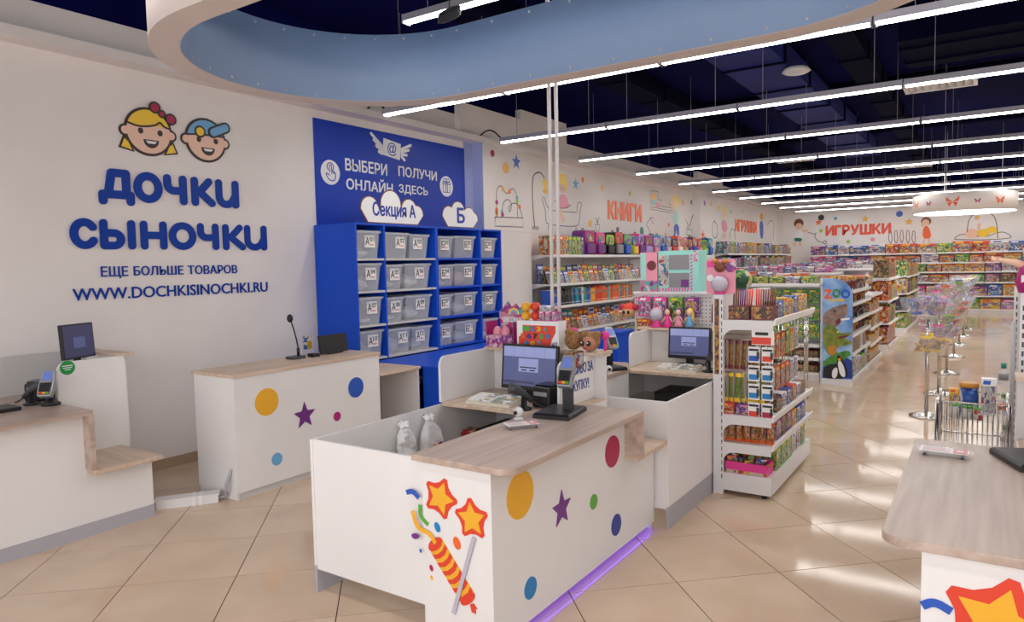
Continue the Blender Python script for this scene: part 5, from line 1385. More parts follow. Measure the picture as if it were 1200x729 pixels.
# doll blister and ball on the very top of the rack
zt = 1.491
t = thing('doll_blister', 'pink toy blister with doll head and silver ball on the rack top', 'toy', (-1.64, 5.22, zt))
MB().prism(rrect(-1.745, -1.525, zt, zt+.26, .02), frY(5.22), -.004, 0).build('card', INK['pink'], t)
MB().prism([(-1.735, zt+.2), (-1.68, zt+.2), (-1.68, zt+.245), (-1.735, zt+.245)], frY(5.22), 0, .003).build('logo_patch', INK['hotpink'], t)
MB().prism(circ(-1.56, zt+.2, .04, 18), frY(5.22), 0, .003).build('print_disc', P['pink'], t); MB().prism(circ(-1.715, zt+.12, .025, 18), frY(5.22), 0, .003).build('print_disc', INK['white'], t)
hd = MB().ball((-1.635, 5.2, zt+.2), .04, .03, .04).build('doll_head', INK['brown'], t)
for s in (-1, 1): MB().ball((-1.635+s*.038, 5.205, zt+.245), .02).build('hair_bun', INK['gold'], hd)
MB().ball((-1.63, 5.175, zt+.075), .062, .05, .062).build('ball', INK['silver'], t); MB().lathe([(.03, 0), (.045, .005), (.03, .02)], (-1.63, 5.175, zt), 16).build('ball_foot', INK['hotpink'], t)
t = thing('toy_ball', 'white and green toy ball on the rack top', 'ball', (-1.6, 5.6, zt)); MB().ball((-1.6, 5.6, zt+.09), .09, None, None, 18, 12).build('ball', P['green'], t); MB().lathe([(.04, 0), (.05, .006), (.04, .012)], (-1.6, 5.6, zt), 16).build('stand', INK['white'], t)
# sticks in printed boxes on the top shelf
for i in range(2):
    x = -1.485+.165*i; zs = 1.306
    t = thing('stick_box', ['brown box of sweet sticks at the left of the rack top shelf', 'brown box of sweet sticks at the right of the rack top shelf'][i], 'sweets box', (x, 5.22, zs), 'boxes of sweet sticks')
    MB().box(x-.075, x+.075, 5.16, 5.3, zs, zs+.1).build('box', INK['maroon'], t); MB().box(x-.073, x+.073, 5.158, 5.16, zs+.01, zs+.095).build('print', PF['gold'], t)
    for k in range(9):
        c_ = ['brown', 'purple', 'red', 'maroon'][(k//3+i*2) % 4]
        MB().tube([(x-.065+.016*k, 5.26, zs+.1), (x-.068+.017*k, 5.28, zs+.22)], .006, 6).build('stick', INK[c_], t)
for i in range(6):
    pack('sweets_carton', 'yellow sweets carton, %s from front along the rack top shelf edge' % nth(i+1), 'carton', 'yellow cartons on the rack top', -1.3, 5.42+.17*i, 1.306, .15, .1, .12+.02*(i % 2), PI/2, 'yellow' if i % 3 else 'blue')
GOLDP = pouch_mesh('gold_pouch', [INK['maroon'], PF['gold']]); GREENP = pouch_mesh('green_pouch', [INK['yellow2'], PF['green']]); ORP = pouch_mesh('orange_pouch', [INK['orange'], P['orange']], .5, 1, .3)
for k in range(7):
    put(GOLDP, 'gold_sachet', 'gold sweet sachet, %s from left in upper hanging row of rack' % nth(k+1), 'sachet', 'gold sachets hung in the rack', (-1.6+.045*k, 5.2, .935), (.085, .1, .22), (0, rnd.uniform(-.1, .1), rnd.uniform(-.7, .1)))
    put(GREENP, 'green_sachet', 'green sweet sachet, %s from left in lower hanging row of rack' % nth(k+1), 'sachet', 'green sachets hung in the rack', (-1.6+.045*k, 5.2, .69), (.088, .1, .22), (0, rnd.uniform(-.1, .1), rnd.uniform(-.7, .1)))
for z, lab in ((1.155, 'wire bar carrying the gold sachets'), (.91, 'wire bar carrying the green sachets')):
    solo('hanging_bar', MB().tube([(-1.645, 5.2, z), (-1.25, 5.2, z)], .005, 6).tube([(-1.645, 5.2, z), (-1.645, 5.2, z+.02)], .005, 6), CHROME, lab, 'bar')
# battery cards on the front corner
cc_ = ['blue', 'red', 'cyan', 'cyan', 'cyan', 'cyan', 'red', 'crimson']
t0 = None
for r_ in range(4):
    for k in range(2):
        i = r_*2+k; x = -1.37+.095*k; z = 1.0-.135*r_
        t = thing('battery_card', 'white battery blister card with %s print, %s row, %s side, on rack corner' % (cc_[i], nth(r_+1), ('left', 'right')[k]), 'battery card', (x, 5.14, z), 'battery cards on the rack corner')
        MB().box(x-.04, x+.04, 5.137, 5.14, z, z+.115).build('card', PAPER, t); MB().box(x-.034, x+.034, 5.134, 5.137, z+.012, z+.05).build('colour_block', INK[cc_[i]], t)
        MB().box(x-.034, x+.034, 5.134, 5.137, z+.085, z+.1).build('dark_title', INK['black'], t); MB().tube([(x+.03, 5.13, z+.03), (x+.03, 5.13, z+.08)], .009, 8).build('battery', DGREY, t)
        MB().tube([(x, 5.13, z+.108), (x, 5.4, z+.108)], .003, 5).build('peg', CHROME, t)
t = thing('battery_header', 'white and red battery header card above the blister cards', 'sign', (-1.3, 5.14, 1.13)); MB().box(-1.385, -1.23, 5.135, 5.14, 1.13, 1.235).build('card', PAPER, t); MB().box(-1.383, -1.25, 5.132, 5.135, 1.135, 1.185).build('red_band', INK['red'], t)
MB().box(-1.36, -1.27, 5.132, 5.135, 1.2, 1.222).build('title', INK['black'], t); MB().box(-1.32, -1.3, 5.14, 5.16, 1.22, 1.3).build('clip', METAL, t)
for i, (kk, x, w) in enumerate((('red', -1.58, .13), ('purple', -1.4, .2))):
    pack('sweets_tray', '%s sweets carton lying on the rack middle shelf' % kk, 'carton', 'cartons on the rack middle shelf', x, 5.22, .606, w, .14, .075, 0, kk)
for i in range(7):
    put(ORP, 'orange_snack_bag', 'orange snack bag, %s from left on the lower rack shelf' % nth(i+1), 'snack bag', 'orange snack bags', (-1.6+.055*i, 5.2+.01*(i % 2), .3965), (.11, .2, .165), (0, rnd.uniform(-.06, .06), rnd.uniform(-.35, .35)))
t = thing('sweets_display_tray', 'magenta cardboard tray of small sweets on the rack base', 'tray', (-1.43, 5.24, .166))
b_ = MB().box(-1.58, -1.28, 5.15, 5.155, .166, .25).build('front_wall', INK['hotpink'], t); MB().box(-1.58, -1.28, 5.148, 5.15, .168, .19).build('print_band', P['red'], b_)
MB().box(-1.58, -1.28, 5.335, 5.34, .166, .25).build('rear_wall', INK['hotpink'], t)
for x in (-1.58, -1.285): MB().box(x, x+.005, 5.155, 5.335, .166, .25).build('side_wall', INK['hotpink'], t)
MB().box(-1.575, -1.285, 5.155, 5.335, .166, .17).build('floor', INK['hotpink'], t)
SW = [(n, pouch_mesh(n+'_sweet', [INK[n], P[m_]], .5, 1, .3)) for n, m_ in (('orange', 'orange'), ('yellow', 'yellow'), ('blue', 'blue'), ('white', 'white'), ('green', 'green'))]
for i in range(16):
    n_, me = SW[i % 5]
    put(me, 'wrapped_sweet', '%s wrapped sweet, number %s from left in the magenta tray' % (n_, nth(i+1)), 'sweet', 'wrapped sweets in the magenta tray', (-1.56+.0165*i, 5.2+.05*(i % 3), .2+.02*(i % 2)), (.1, .08, .1), (rnd.uniform(.3, 1.2), 0, rnd.uniform(-1, 1)))
for li, (z, hh) in enumerate(((.606, .09), (.396, .12), (.166, .16))):
    for i in range(6):
        kk = rnd.choice([['multi', 'brown', 'white', 'blue'], ['yellow', 'blue', 'purple', 'brown'], ['white', 'green', 'blue', 'green']][li])
        pack('sweets_carton', '%s sweets carton, %s from front on %s shelf side of the rack' % (CNAME[kk], nth(i+1), ('middle', 'lower', 'base')[li]), 'carton', 'cartons along the rack side', -1.33, 5.42+.17*i, z, .15, .14, hh+rnd.uniform(0, .03), PI/2, kk, .0)
for i in range(6):
    for r_ in range(2):
        kk = rnd.choice(['green', 'white', 'multi', 'red', 'yellow'])
        pack('hanging_sachet', '%s sachet, %s from front in %s hanging row on the rack side' % (CNAME[kk], nth(i+1), ('lower', 'upper')[r_]), 'sachet', 'sachets hung along the rack side', -1.32, 5.42+.16*i, .74+.25*r_, .12, .03, .18, PI/2, kk)
for r_ in range(2): solo('hanging_bar', MB().tube([(-1.32, 5.36, .928+.25*r_), (-1.32, 6.36, .928+.25*r_)], .004, 6).tube([(-1.32, 5.36, .928+.25*r_), (-1.645, 5.36, .928+.25*r_)], .004, 6), CHROME, ['lower wire bar along the rack side', 'upper wire bar along the rack side'][r_], 'bar')
# wire dump stand at the far end
t = thing('wire_stand', 'grey wire mesh stand standing beyond the far end of the sweets rack', 'wire stand', (-1.95, 9.1, 0))
fr_ = MB()
for x in (-2.1, -1.8):
    for y in (9.0, 9.2): fr_.tube([(x, y, 0), (x, y, 1.05)], .007, 6)
for z in (.35, .7, 1.04): fr_.tube([(-2.1, 9.0, z), (-1.8, 9.0, z), (-1.8, 9.2, z), (-2.1, 9.2, z), (-2.1, 9.0, z)], .006, 6)
fr_.build('frame', CHROME, t)
wr = MB()
for k in range(9): wr.tube([(-1.8, 9.0+.025*k, .35), (-1.8, 9.0+.025*k, 1.04)], .003, 5); wr.tube([(-2.1+.0375*k, 9.0, .35), (-2.1+.0375*k, 9.0, 1.04)], .003, 5)
wr.build('mesh_wires', CHROME, t)['kind'] = 'stuff'

# ------------------------------------------------------------------ pegboard with dolls behind checkout two
YP = 6.07
t = thing('pegboard_display', 'white perforated board with hanging toys behind the second checkout', 'display board', (-2.3, YP+.1, 0))
bd_ = MB().box(-2.71, -1.72, YP, YP+.02, .1, 1.45).build('board', METAL, t)
ho = MB()
for i in range(30):
    for j in range(25):
        ho.prism(circ(-2.69+.033*i, .6+.034*j, .006, 6), frY(YP), .0003, .0008)
ho.build('holes', DGREY, bd_)['kind'] = 'stuff'
for x in (-2.71, -1.75): MB().box(x, x+.03, YP+.02, YP+.06, 0, 1.45).build('post', METAL, t)
MB().box(-2.71, -1.72, YP-.03, YP+.25, 1.45, 1.468).build('top_shelf', METAL, t)
MB().box(-2.71, -1.72, YP-.02, YP+.25, 0, .03).build('foot_plate', METAL, t)
z = 1.4685
t = thing('doll_box', 'small pink and mint doll box with round window on pegboard top', 'toy box', (-2.56, YP+.06, z))
f_ = frY(YP-.02)
MB().box(-2.64, -2.475, YP-.02, YP+.14, z, z+.36).build('box', INK['pink'], t)
MB().prism([(-2.638, z+.003), (-2.477, z+.003), (-2.477, z+.1), (-2.638, z+.1)], f_, .0005, .002).build('stripe_band', P['pink'], t)
MB().prism([(-2.638, z+.11), (-2.585, z+.11), (-2.585, z+.355), (-2.638, z+.355)], f_, .0005, .002).build('mint_strip', INK['mint'], t)
MB().prism(circ(-2.53, z+.24, .045, 24), f_, .0005, .003).build('round_window', INK['maroon'], t)
t = thing('dollhouse_box', 'large mint and pink dollhouse box with two windows on pegboard top', 'toy box', (-2.28, YP+.06, z))
bx_ = MB().box(-2.465, -2.09, YP-.02, YP+.2, z, z+.37).build('box', INK['mint'], t)
MB().prism([(-2.46, z+.05), (-2.37, z+.05), (-2.37, z+.33), (-2.46, z+.33)], f_, .0005, .002).build('white_strip', P['white'], t)
for (a, b) in ((.04, .17), (.2, .33)): MB().prism([(-2.365, z+a), (-2.175, z+a), (-2.175, z+b), (-2.365, z+b)], f_, .0005, .003).build('window', INK['grey'], t)
MB().prism([(-2.25, z+.045), (-2.18, z+.045), (-2.18, z+.11), (-2.25, z+.11)], f_, .003, .006).build('purple_toy', INK['purple'], t)
st = MB()
for k in range(11): st.prism([(-2.46+.026*k, z+.004), (-2.447+.026*k, z+.004), (-2.435+.026*k, z+.036), (-2.448+.026*k, z+.036)], f_, .0005, .002)
for k in range(11): st.prism([(-2.165, z+.01+.03*k), (-2.145, z+.02+.03*k), (-2.145, z+.033+.03*k), (-2.165, z+.023+.03*k)], f_, .0005, .002)
st.build('pink_stripes', INK['hotpink'], t)
MB().prism([(-2.135, z+.27), (-2.095, z+.27), (-2.095, z+.365), (-2.135, z+.365)], f_, .0005, .002).build('check_patch', PF['pink'], t)
for i, kk in enumerate(('pink', 'pink', 'green', 'purple')):
    x = -2.58+.15*i
    pack('hanging_blister', '%s toy blister, %s from left hung below the doll boxes' % (CNAME[kk], nth(i+1)), 'toy pack', 'blisters hung on the pegboard', x, YP-.05, 1.25, .12, .05, .17, 0, kk)
    solo('board_hook', MB().tube([(x, YP, 1.43), (x, YP-.12, 1.43)], .003, 5), CHROME, 'hook of the %s blister below the doll boxes' % nth(i+1), 'hook', 'hooks on the pegboard')
for i in range(2):
    pack('hanging_red_pack', ['red toy pack, left one hung low on the pegboard', 'red toy pack, right one hung low on the pegboard'][i], 'toy pack', 'red packs on the pegboard', -2.61+.05*i, YP-.06-.02*i, 1.09, .09, .03, .13, 0, 'red')
solo('board_hook', MB().tube([(-2.59, YP, 1.225), (-2.59, YP-.1, 1.225)], .003, 5), CHROME, 'hook carrying the red toy packs', 'hook', 'hooks on the pegboard')
t = thing('hanging_doll', 'round headed doll toy hung left of the pegboard', 'doll', (-2.72, 5.95, 1.22))
MB().ball((-2.72, 5.95, 1.29), .06, .055, .06).build('head', INK['tan'], t); MB().ball((-2.72, 5.96, 1.32), .064, .06, .05).build('hair', INK['red'], t)
for s in (-1, 1): MB().ball((-2.72+s*.065, 5.96, 1.33), .032).build('hair_bun', INK['crimson'], t); MB().ball((-2.72+s*.022, 5.9, 1.285), .014, .008, .018).build('eye', INK['black'], t)
MB().tube([(-2.72, 5.96, 1.36), (-2.7, 6.0, 1.4), (-2.69, YP, 1.41)], .004, 5).build('cord', INK['hotpink'], t)
zl = 1.1605
t = thing('ball_blister', 'silver and pink ball toy standing on the pegboard ledge', 'toy', (-2.42, 5.9, zl)); MB().ball((-2.42, 5.885, zl+.11), .06).build('ball', INK['silver'], t); MB().lathe([(.05, 0), (.06, .01), (.03, .04), (.04, .06)], (-2.42, 5.885, zl), 16).build('stand', INK['hotpink'], t); MB().ball((-2.42, 5.905, zl+.14), .05, .05, .04).build('cap', INK['pink'], t)
def doll(x, y, z, hair, dress, label):
    t = thing('small_doll', label, 'doll', (x, y, z), 'small dolls on the pegboard ledge')
    MB().lathe([(.045, 0), (.03, .05), (.016, .08), (.02, .1), (.008, .112)], (x, y, z), 14).build('dress', INK[dress], t)
    MB().ball((x, y-.004, z+.135), .024, .022, .028).build('head', INK['skin'], t)
    MB().ball((x, y+.008, z+.14), .03, .026, .034).build('hair', INK[hair], t); MB().tube([(x+.012, y+.02, z+.14), (x+.03, y+.02, z+.06)], [.018, .01], 8).build('ponytail', INK[hair], t)
    for s in (-1, 1): MB().tube([(x+s*.018, y, z+.095), (x+s*.045, y-.01, z+.05)], .006, 6).build('arm', INK['skin'], t)
doll(-2.32, 5.9, zl, 'maroon', 'hotpink', 'small doll with dark red hair on the ledge'); doll(-2.22, 5.9, zl, 'purple', 'pink', 'small doll with purple hair on the ledge'); doll(-2.12, 5.9, zl, 'yellow2', 'ltblue', 'small blonde doll in blue on the ledge')
for i in range(7):
    solo('hanging_pen', MB().tube([(-1.965+.022*i, YP-.03, 1.2), (-1.965+.022*i, YP-.03, 1.36)], .008, 6).tube([(-1.965+.022*i, YP-.03, 1.355), (-1.965+.022*i, YP, 1.375)], .003, 5), INK['maroon'], 'dark red pen, %s from left hung right of the blisters' % nth(i+1), 'pen', 'dark red pens on the pegboard')

# ------------------------------------------------------------------ toys on the ledge of checkout one
t = thing('unicorn_display', 'purple unicorn egg display box on the front checkout ledge', 'toy display', (-2.83, 4.1, zl))
f_ = frY(4.03)
MB().box(-2.94, -2.72, 4.03, 4.17, zl, zl+.085).build('tray', P['purple'], t); MB().prism([(-2.94, zl), (-2.72, zl), (-2.72, zl+.085), (-2.94, zl+.085)], f_, .0005, .002).build('tray_print', PF['pink'], t)
for x in (-2.945, -2.715): MB().box(x, x+.004, 4.03, 4.17, zl+.0, zl+.18).build('side_wing', INK['magenta'], t)
for x in (-2.885, -2.815): MB().ball((x, 4.09, zl+.1), .034, .034, .045).build('egg', INK['pink'], t)
hp = [(-2.9, zl+.085), (-2.68, zl+.085), (-2.68, zl+.26), (-2.71, zl+.29), (-2.74, zl+.27), (-2.77, zl+.305), (-2.81, zl+.28), (-2.84, zl+.32), (-2.87, zl+.29), (-2.92, zl+.24)]
hb = MB().prism(hp, frY(4.165), 0, .004).build('header', P['pink'], t)
text('UNICORN EGG', frY(4.161), -2.885, -2.69, zl+.17, zl+.205, INK['white'], hb, 'header_lettering', .0005, .003, .02)
MB().ribbon(circ(-2.79, zl+.225, .04, 14, None, 0, PI), .012, frY(4.161), .0005, .002).build('rainbow', INK['yellow2'], hb); MB().ribbon(circ(-2.79, zl+.225, .028, 14, None, 0, PI), .012, frY(4.161), .0005, .002).build('rainbow', INK['ltblue'], hb)
t = thing('number_toy_box', 'white box with orange transforming number toys on the ledge', 'toy box', (-2.51, 4.08, zl))
MB().box(-2.68, -2.345, 4.03, 4.13, zl, zl+.195).build('box', INK['white'], t)
wn = MB().prism([(-2.665, zl+.0), (-2.42, zl), (-2.4, zl+.07), (-2.37, zl+.12), (-2.37, zl+.165), (-2.63, zl+.165), (-2.63, zl+.11), (-2.665, zl+.08)], frY(4.03), .0005, .002).build('window', INK['red'], t)
for r_, row in enumerate(('1234', '56789', '+0=')):
    for k, ch in enumerate(row):
        x = -2.6+.05*k-(.03 if r_ == 1 else 0)
        text(ch, frY(4.028), x-.015, x+.015, zl+.125-.05*r_, zl+.157-.05*r_, INK[['green', 'orange', 'cyan', 'navy', 'yellow', 'black', 'grey'][(k*2+r_) % 7]], wn, 'number_toy', .0005, .004, .03)
MB().prism([(-2.4, zl+.0), (-2.36, zl), (-2.36, zl+.06), (-2.4, zl+.05)], frY(4.03), .002, .004).build('corner_print', P['blue'], t)
zb = zl+.1955
for r_ in range(2):
    for k, cN in enumerate(('yellow', 'red')):
        x = -2.63+.075*k; zz_ = zb+.031+.062*r_
        solo('toy_capsule', MB().lathe([(.0, -.03), (.024, -.028), (.031, -.015), (.031, .015), (.024, .028), (0, .03)], (x, 4.08, zz_), 16, 0, 'y'), INK[cN], '%s toy capsule in the %s row on the number toy box' % (cN, ('lower', 'upper')[r_]), 'toy capsule', 'toy capsules on the ledge')
for k in range(3):
    pack('small_pink_box', 'small pink box, %s from left beside the toy capsules' % nth(k+1), 'box', 'small pink boxes on the ledge', -2.49+.05*k, 4.08, zb, .042, .06, .06, 0, 'pink')
pack('price_tag_box', 'small white box lying on the pink boxes', 'box', None, -2.46, 4.08, zb+.061, .09, .06, .04, 0, 'white')
DFACE = mat('doll_face', (186, 124, 96), .5)
for i, (x, c_) in enumerate(((-2.268, 'gold'), (-2.135, 'tan'))):
    t = thing('plush_doll', ['plush doll with curly brown hair turned away', 'plush doll with brown face and hair buns'][i], 'doll', (x, 4.08, zl), 'plush dolls on the ledge')
    HR_ = noisy('doll_hair_%d' % i, (120, 82, 46), (176, 132, 80), (40, 40, 40), rough=.7, bump=.6)
    MB().ball((x, 4.09, zl+.07), .062 if i == 0 else .06, .06, .065, 16, 10).build('hair', HR_, t)
    if i:
        MB().ball((x, 4.055, zl+.055), .052, .052, .05).build('face', DFACE, t)
        for s in (-1, 1): MB().ball((x+s*.022, 4.008, zl+.06), .017, .009, .018).build('eye', INK['black'], t); MB().ball((x+s*.022-.004, 4.0, zl+.066), .005, .003, .005).build('eye_light', INK['white'], t)
        for s in (-1, 1): MB().ball((x+s*.045, 4.09, zl+.115), .026).build('hair_bun', HR_, t)
        MB().ball((x, 4.01, zl+.03), .012, .006, .005).build('mouth', INK['crimson'], t)
    else:
        MB().ball((x-.01, 4.12, zl+.12), .03).build('bow', INK['hotpink'], t); MB().ball((x-.01, 4.05, zl+.125), .03).build('hair_bun', HR_, t)
solo('pink_ball', MB().ball((-2.075, 4.17, zl+.07+.03), .03).tube([(-2.075, 4.17, zl), (-2.075, 4.17, zl+.1)], .012, 8), INK['hotpink'], 'pink ball topped toy at the right end of the ledge', 'toy')

# ------------------------------------------------------------------ bowls of sweets along the aisle
def bowl_proto():
    t = thing('sweets_bowl_stand', '', 'bowl stand', (0, 0, 0), 'double bowl stands along the aisle')
    MB().lathe([(.17, 0), (.17, .012), (.12, .03), (.04, .05), (.022, .06)], (0, 0, 0), 28).build('base', CHROME, t, world=False)
    MB().tube([(0, 0, .05), (0, 0, 1.06)], .02, 12).build('pole', CHROME, t, world=False)
    for z, r, nm in ((.645, .235, 'lower_bowl'), (1.05, .275, 'upper_bowl')):
        pr = [(.022, z)]+[(r*math.sin(PI/2*i/8)+.0*i, z+.245*(1-math.cos(PI/2*i/8))) for i in range(2, 9)]
        pr2 = [(a-.004, b+.004) for a, b in pr[::-1]]
        MB().lathe(pr+pr2, (0, 0, 0), 30).build(nm, ACRY, t, world=False)
    return t
bp_ = bowl_proto()
stands = [(-.5, 8.78), (-.455, 10.3), (-.445, 12.17), (-.42, 14.26), (-.39, 16.2), (-.365, 18.1), (-.34, 19.8)]
rnd = random.Random(77)
BW = {n: pouch_mesh(n+'_packet', [INK[n], P[m_]], .6, 1, .25) for n, m_ in (('yellow2', 'yellow'), ('blue', 'blue'), ('hotpink', 'pink'), ('lime', 'green'), ('red', 'red'), ('lilac', 'purple'), ('orange', 'orange'))}
for i, (x, y) in enumerate(stands):
    lab = 'clear double bowl stand on a chrome pole, %s from the checkouts' % nth(i+1)
    if i == 0: bp_.location = (x, y, 0); bp_['label'] = lab
    else: dup(bp_, (x, y, 0), None, lab)
    for lev, (z, rr, cols) in enumerate(((.69, .12, [['yellow2'], ['hotpink', 'lilac'], ['lime', 'orange'], ['orange', 'red'], ['red'], ['blue'], ['red']][i]), (1.1, .14, [['blue', 'lilac'], ['lime', 'hotpink'], ['red', 'lilac'], ['orange', 'lime'], ['blue'], ['yellow2'], ['hotpink']][i]))):
        n = 8 if i < 3 else 4
        for k in range(n):
            a = k*2.4; q = rr*math.sqrt((k+.5)/n); c_ = cols[k % len(cols)]
            put(BW[c_], 'sweet_packet', '%s sweet packet lying in the %s bowl of the %s bowl stand' % (c_.replace('hot', '').replace('2', ''), ('lower', 'upper')[lev], nth(i+1)), 'sweet packet', '%s packets in the %s bowl of the %s stand' % (c_.replace('hot', '').replace('2', ''), ('lower', 'upper')[lev], nth(i+1)),
                (x+q*math.cos(a), y+q*math.sin(a), z+.01+.012*(k % 4)+.3*q*q*10*.12), (.2, .2, .19), (rnd.uniform(.4, 1.1), 0, rnd.uniform(-PI, PI)))

# ------------------------------------------------------------------ wire trolley, goods and screen behind the right checkout
t = thing('wire_trolley', 'chrome wire trolley behind the right checkout with baby goods', 'trolley', (-.06, 4.55, 0))
xa, xb, ya, yb, z0, z1 = -.2, .12, 4.38, 4.75, .3, .96
w = MB()
for k in range(15): w.tube([(xa+(xb-xa)*k/14, ya, z0), (xa+(xb-xa)*k/14, ya, z1)], .0028, 5); w.tube([(xa+(xb-xa)*k/14, yb, z0), (xa+(xb-xa)*k/14, yb, z1)], .0028, 5)
for k in range(8): w.tube([(xa, ya+(yb-ya)*k/7, z0), (xa, ya+(yb-ya)*k/7, z1)], .0028, 5); w.tube([(xb, ya+(yb-ya)*k/7, z0), (xb, ya+(yb-ya)*k/7, z1)], .0028, 5)
w.build('basket_wires', CHROME, t)['kind'] = 'stuff'
for z in (z0, .5, .72, z1): MB().tube([(xa, ya, z), (xb, ya, z), (xb, yb, z), (xa, yb, z), (xa, ya, z)], .005, 6).build('basket_rail', CHROME, t)
for x in (xa, xb):
    for y in (ya, yb):
        MB().tube([(x, y, .05), (x, y, z1+.01)], .009, 8).build('leg', CHROME, t); MB().tube([(x-.012, y, .028), (x+.012, y, .028)], .028, 14).build('wheel', BLACK, t)
shf = MB().box(xa+.005, xb-.005, ya+.005, yb-.005, .86, .866).build('goods_shelf', ACRY, t)
zg = .8665
def can(x, y, z, r, h, body, lid, lab, cat='can'):
    t = thing('baby_food_tin', lab, cat, (x, y, z), 'tins and jars on the wire trolley')
    MB().lathe([(r, 0), (r, h*.86)], (x, y, z), 24).build('body', body, t); MB().lathe([(r*1.03, h*.86), (r*1.03, h), (r*.9, h)], (x, y, z), 24).build('lid', lid, t)
can(-.06, 4.6, zg, .045, .17, P['blue'], INK['gold'], 'big blue and gold tin on the wire trolley')
can(-.118, 4.44, zg, .024, .075, P['white'], INK['green'], 'small green lidded jar at left on the trolley', 'jar'); can(-.066, 4.43, zg, .024, .07, P['white'], INK['green'], 'small green lidded jar in the middle on the trolley', 'jar'); can(-.016, 4.43, zg, .024, .065, P['white'], INK['green'], 'small green lidded jar at right on the trolley', 'jar')
pack('yellow_carton', 'small yellow carton left of the big tin', 'carton', None, -.13, 4.62, zg, .045, .04, .13, 0, 'yellow')
pack('white_carton', 'tall white and green carton right of the big tin', 'carton', None, .03, 4.6, zg, .07, .05, .2, 0, 'white')
t = thing('acrylic_screen', 'tall clear acrylic screen right of the wire trolley', 'screen', (.07, 4.9, 0))
MB().box(.01, .135, 4.9, 4.906, .02, 1.35).build('sheet', ACRY, t); MB().box(-.0, .15, 4.86, 4.946, 0, .02).build('foot', CHROME, t); MB().tube([(.143, 4.903, .02), (.143, 4.903, 1.36)], .012, 8).build('post', mat('post_grey', (170, 168, 170), .4), t)
for i, (x, y) in enumerate(((1176, 440), (1176, 475), (1178, 512))):
    q = on(x, y, 1, 4.8)
    t = thing('spray_bottle', ['bottle with dark cap on the stand by the acrylic screen', 'clear bottle with green cap and orange label by screen', 'small green capped bottle low by the acrylic screen'][i], 'bottle', (q.x, 4.8, q.z-.05))
    MB().lathe([(.022, 0), (.024, .02), (.024, .07), (.009, .09)], (q.x, 4.8, q.z-.05), 16).build('bottle', BINPL, t); MB().lathe([(.013, .09), (.013, .12)], (q.x, 4.8, q.z-.05), 14).build('cap', INK['green'] if i else INK['dgreen'], t)
    MB().lathe([(.0245, .025), (.0245, .06)], (q.x, 4.8, q.z-.05), 16).build('label', INK['orange'] if i == 1 else INK['grey'], t)
    MB().box(q.x-.03, q.x+.06, 4.77, 4.83, q.z-.056, q.z-.0505).build('bracket', ACRY, t)
# rack at the right edge
XQ = .2
t = thing('right_rack', 'white slotted metal rack at the right frame edge', 'display rack', (XQ+.3, 5.2, 0))
for y in (4.9, 5.9):
    p_ = MB().box(XQ-.03, XQ+.03, y, y+.05, 0, 1.52).build('upright', METAL, t)
    sl = MB()
    for k in range(26):
        for xx in (XQ-.018, XQ+.008): sl.box(xx, xx+.01, y-.001, y+.002, .12+.052*k, .15+.052*k)
    sl.build('slots', DGREY, p_)['kind'] = 'stuff'
MB().box(XQ-.01, XQ+.01, 4.95, 5.9, .1, 1.5).build('back_panel', METAL, t)
for z in (.15, .5, .85, 1.2): MB().box(XQ+.03, XQ+.45, 4.9, 5.95, z-.02, z).build('shelf', METAL, t)
MB().box(XQ-.03, XQ+.45, 4.9, 5.95, 0, .1).build('base', METAL, t)
for li, z in enumerate((.5, .85, 1.2)):
    pack('rack_toy_box', '%s toy box on the %s shelf of the right rack' % (('red', 'white', 'blue')[li], ('lower', 'middle', 'upper')[li]), 'toy box', 'toy boxes on the right rack', XQ+.2, 5.0, z, .3, .15, .24, 0, ('red', 'white', 'blue')[li])
t = thing('pink_doll', 'doll in a magenta suit with an outstretched arm on right rack', 'doll', (.19, 5.0, 1.52))
zq = 1.5205
MB().lathe([(.06, 0), (.075, .06), (.06, .14), (.03, .19)], (.22, 4.95, zq), 18).build('body', INK['magenta'], t)
MB().tube([(.2, 4.94, zq+.15), (.13, 4.94, zq+.175), (.06, 4.94, zq+.19)], [.025, .018, .012], 10).build('arm', INK['skin'], t)
for k in range(4): MB().tube([(.062, 4.94, zq+.182+.005*k), (.03, 4.93+.005*k, zq+.192+.006*k)], .004, 6).build('finger', INK['skin'], t)
MB().ball((.23, 4.95, zq+.24), .055, .05, .06).build('head', INK['skin'], t); MB().ball((.235, 4.965, zq+.255), .062, .055, .06).build('hair', INK['maroon'], t)
MB().prism([(.17, zq+.06), (.21, zq+.07), (.21, zq+.11), (.17, zq+.1)], frY(4.87), 0, .003).build('price_tag', PAPER, t)

# ------------------------------------------------------------------ wall lettering and line murals
def wall_word(s, X0, g, xs, ys, m, label, n=(1, 1)):
    pass
def big_word(chars, fr, a0, a1, z0, z1, m, name, label, cat, loc, gap=.12, d1=.014, bold=.03):
    t = thing(name, label, cat, loc)
    ws = []
    for ch in chars:
        vs, _f = text_mesh(ch, bold); ws.append(max(v.x for v in vs)-min(v.x for v in vs))
    k = (a1-a0)/(sum(ws)+gap*(len(ws)-1)); x = a0
    for ch, w in zip(chars, ws):
        text(ch, fr, x, x+w*k, z0, z1, m, t, 'letter', .003, d1, bold); x += (w+gap)*k
    return t
ORG = mat('letter_orange', (244, 106, 40), .4)
big_word('КНИГИ', frX(XW), 12.25, 13.8, 2.6, 2.93, ORG, 'books_lettering', 'orange КНИГИ lettering above the book shelves', 'sign', (XW, 13, 2.6))
big_word('ИГРУШКИ', frX(XW), 20.5, 22.75, 2.61, 2.93, ORG, 'toys_lettering', 'orange ИГРУШКИ lettering on the far left wall', 'sign', (XW, 21.6, 2.6))
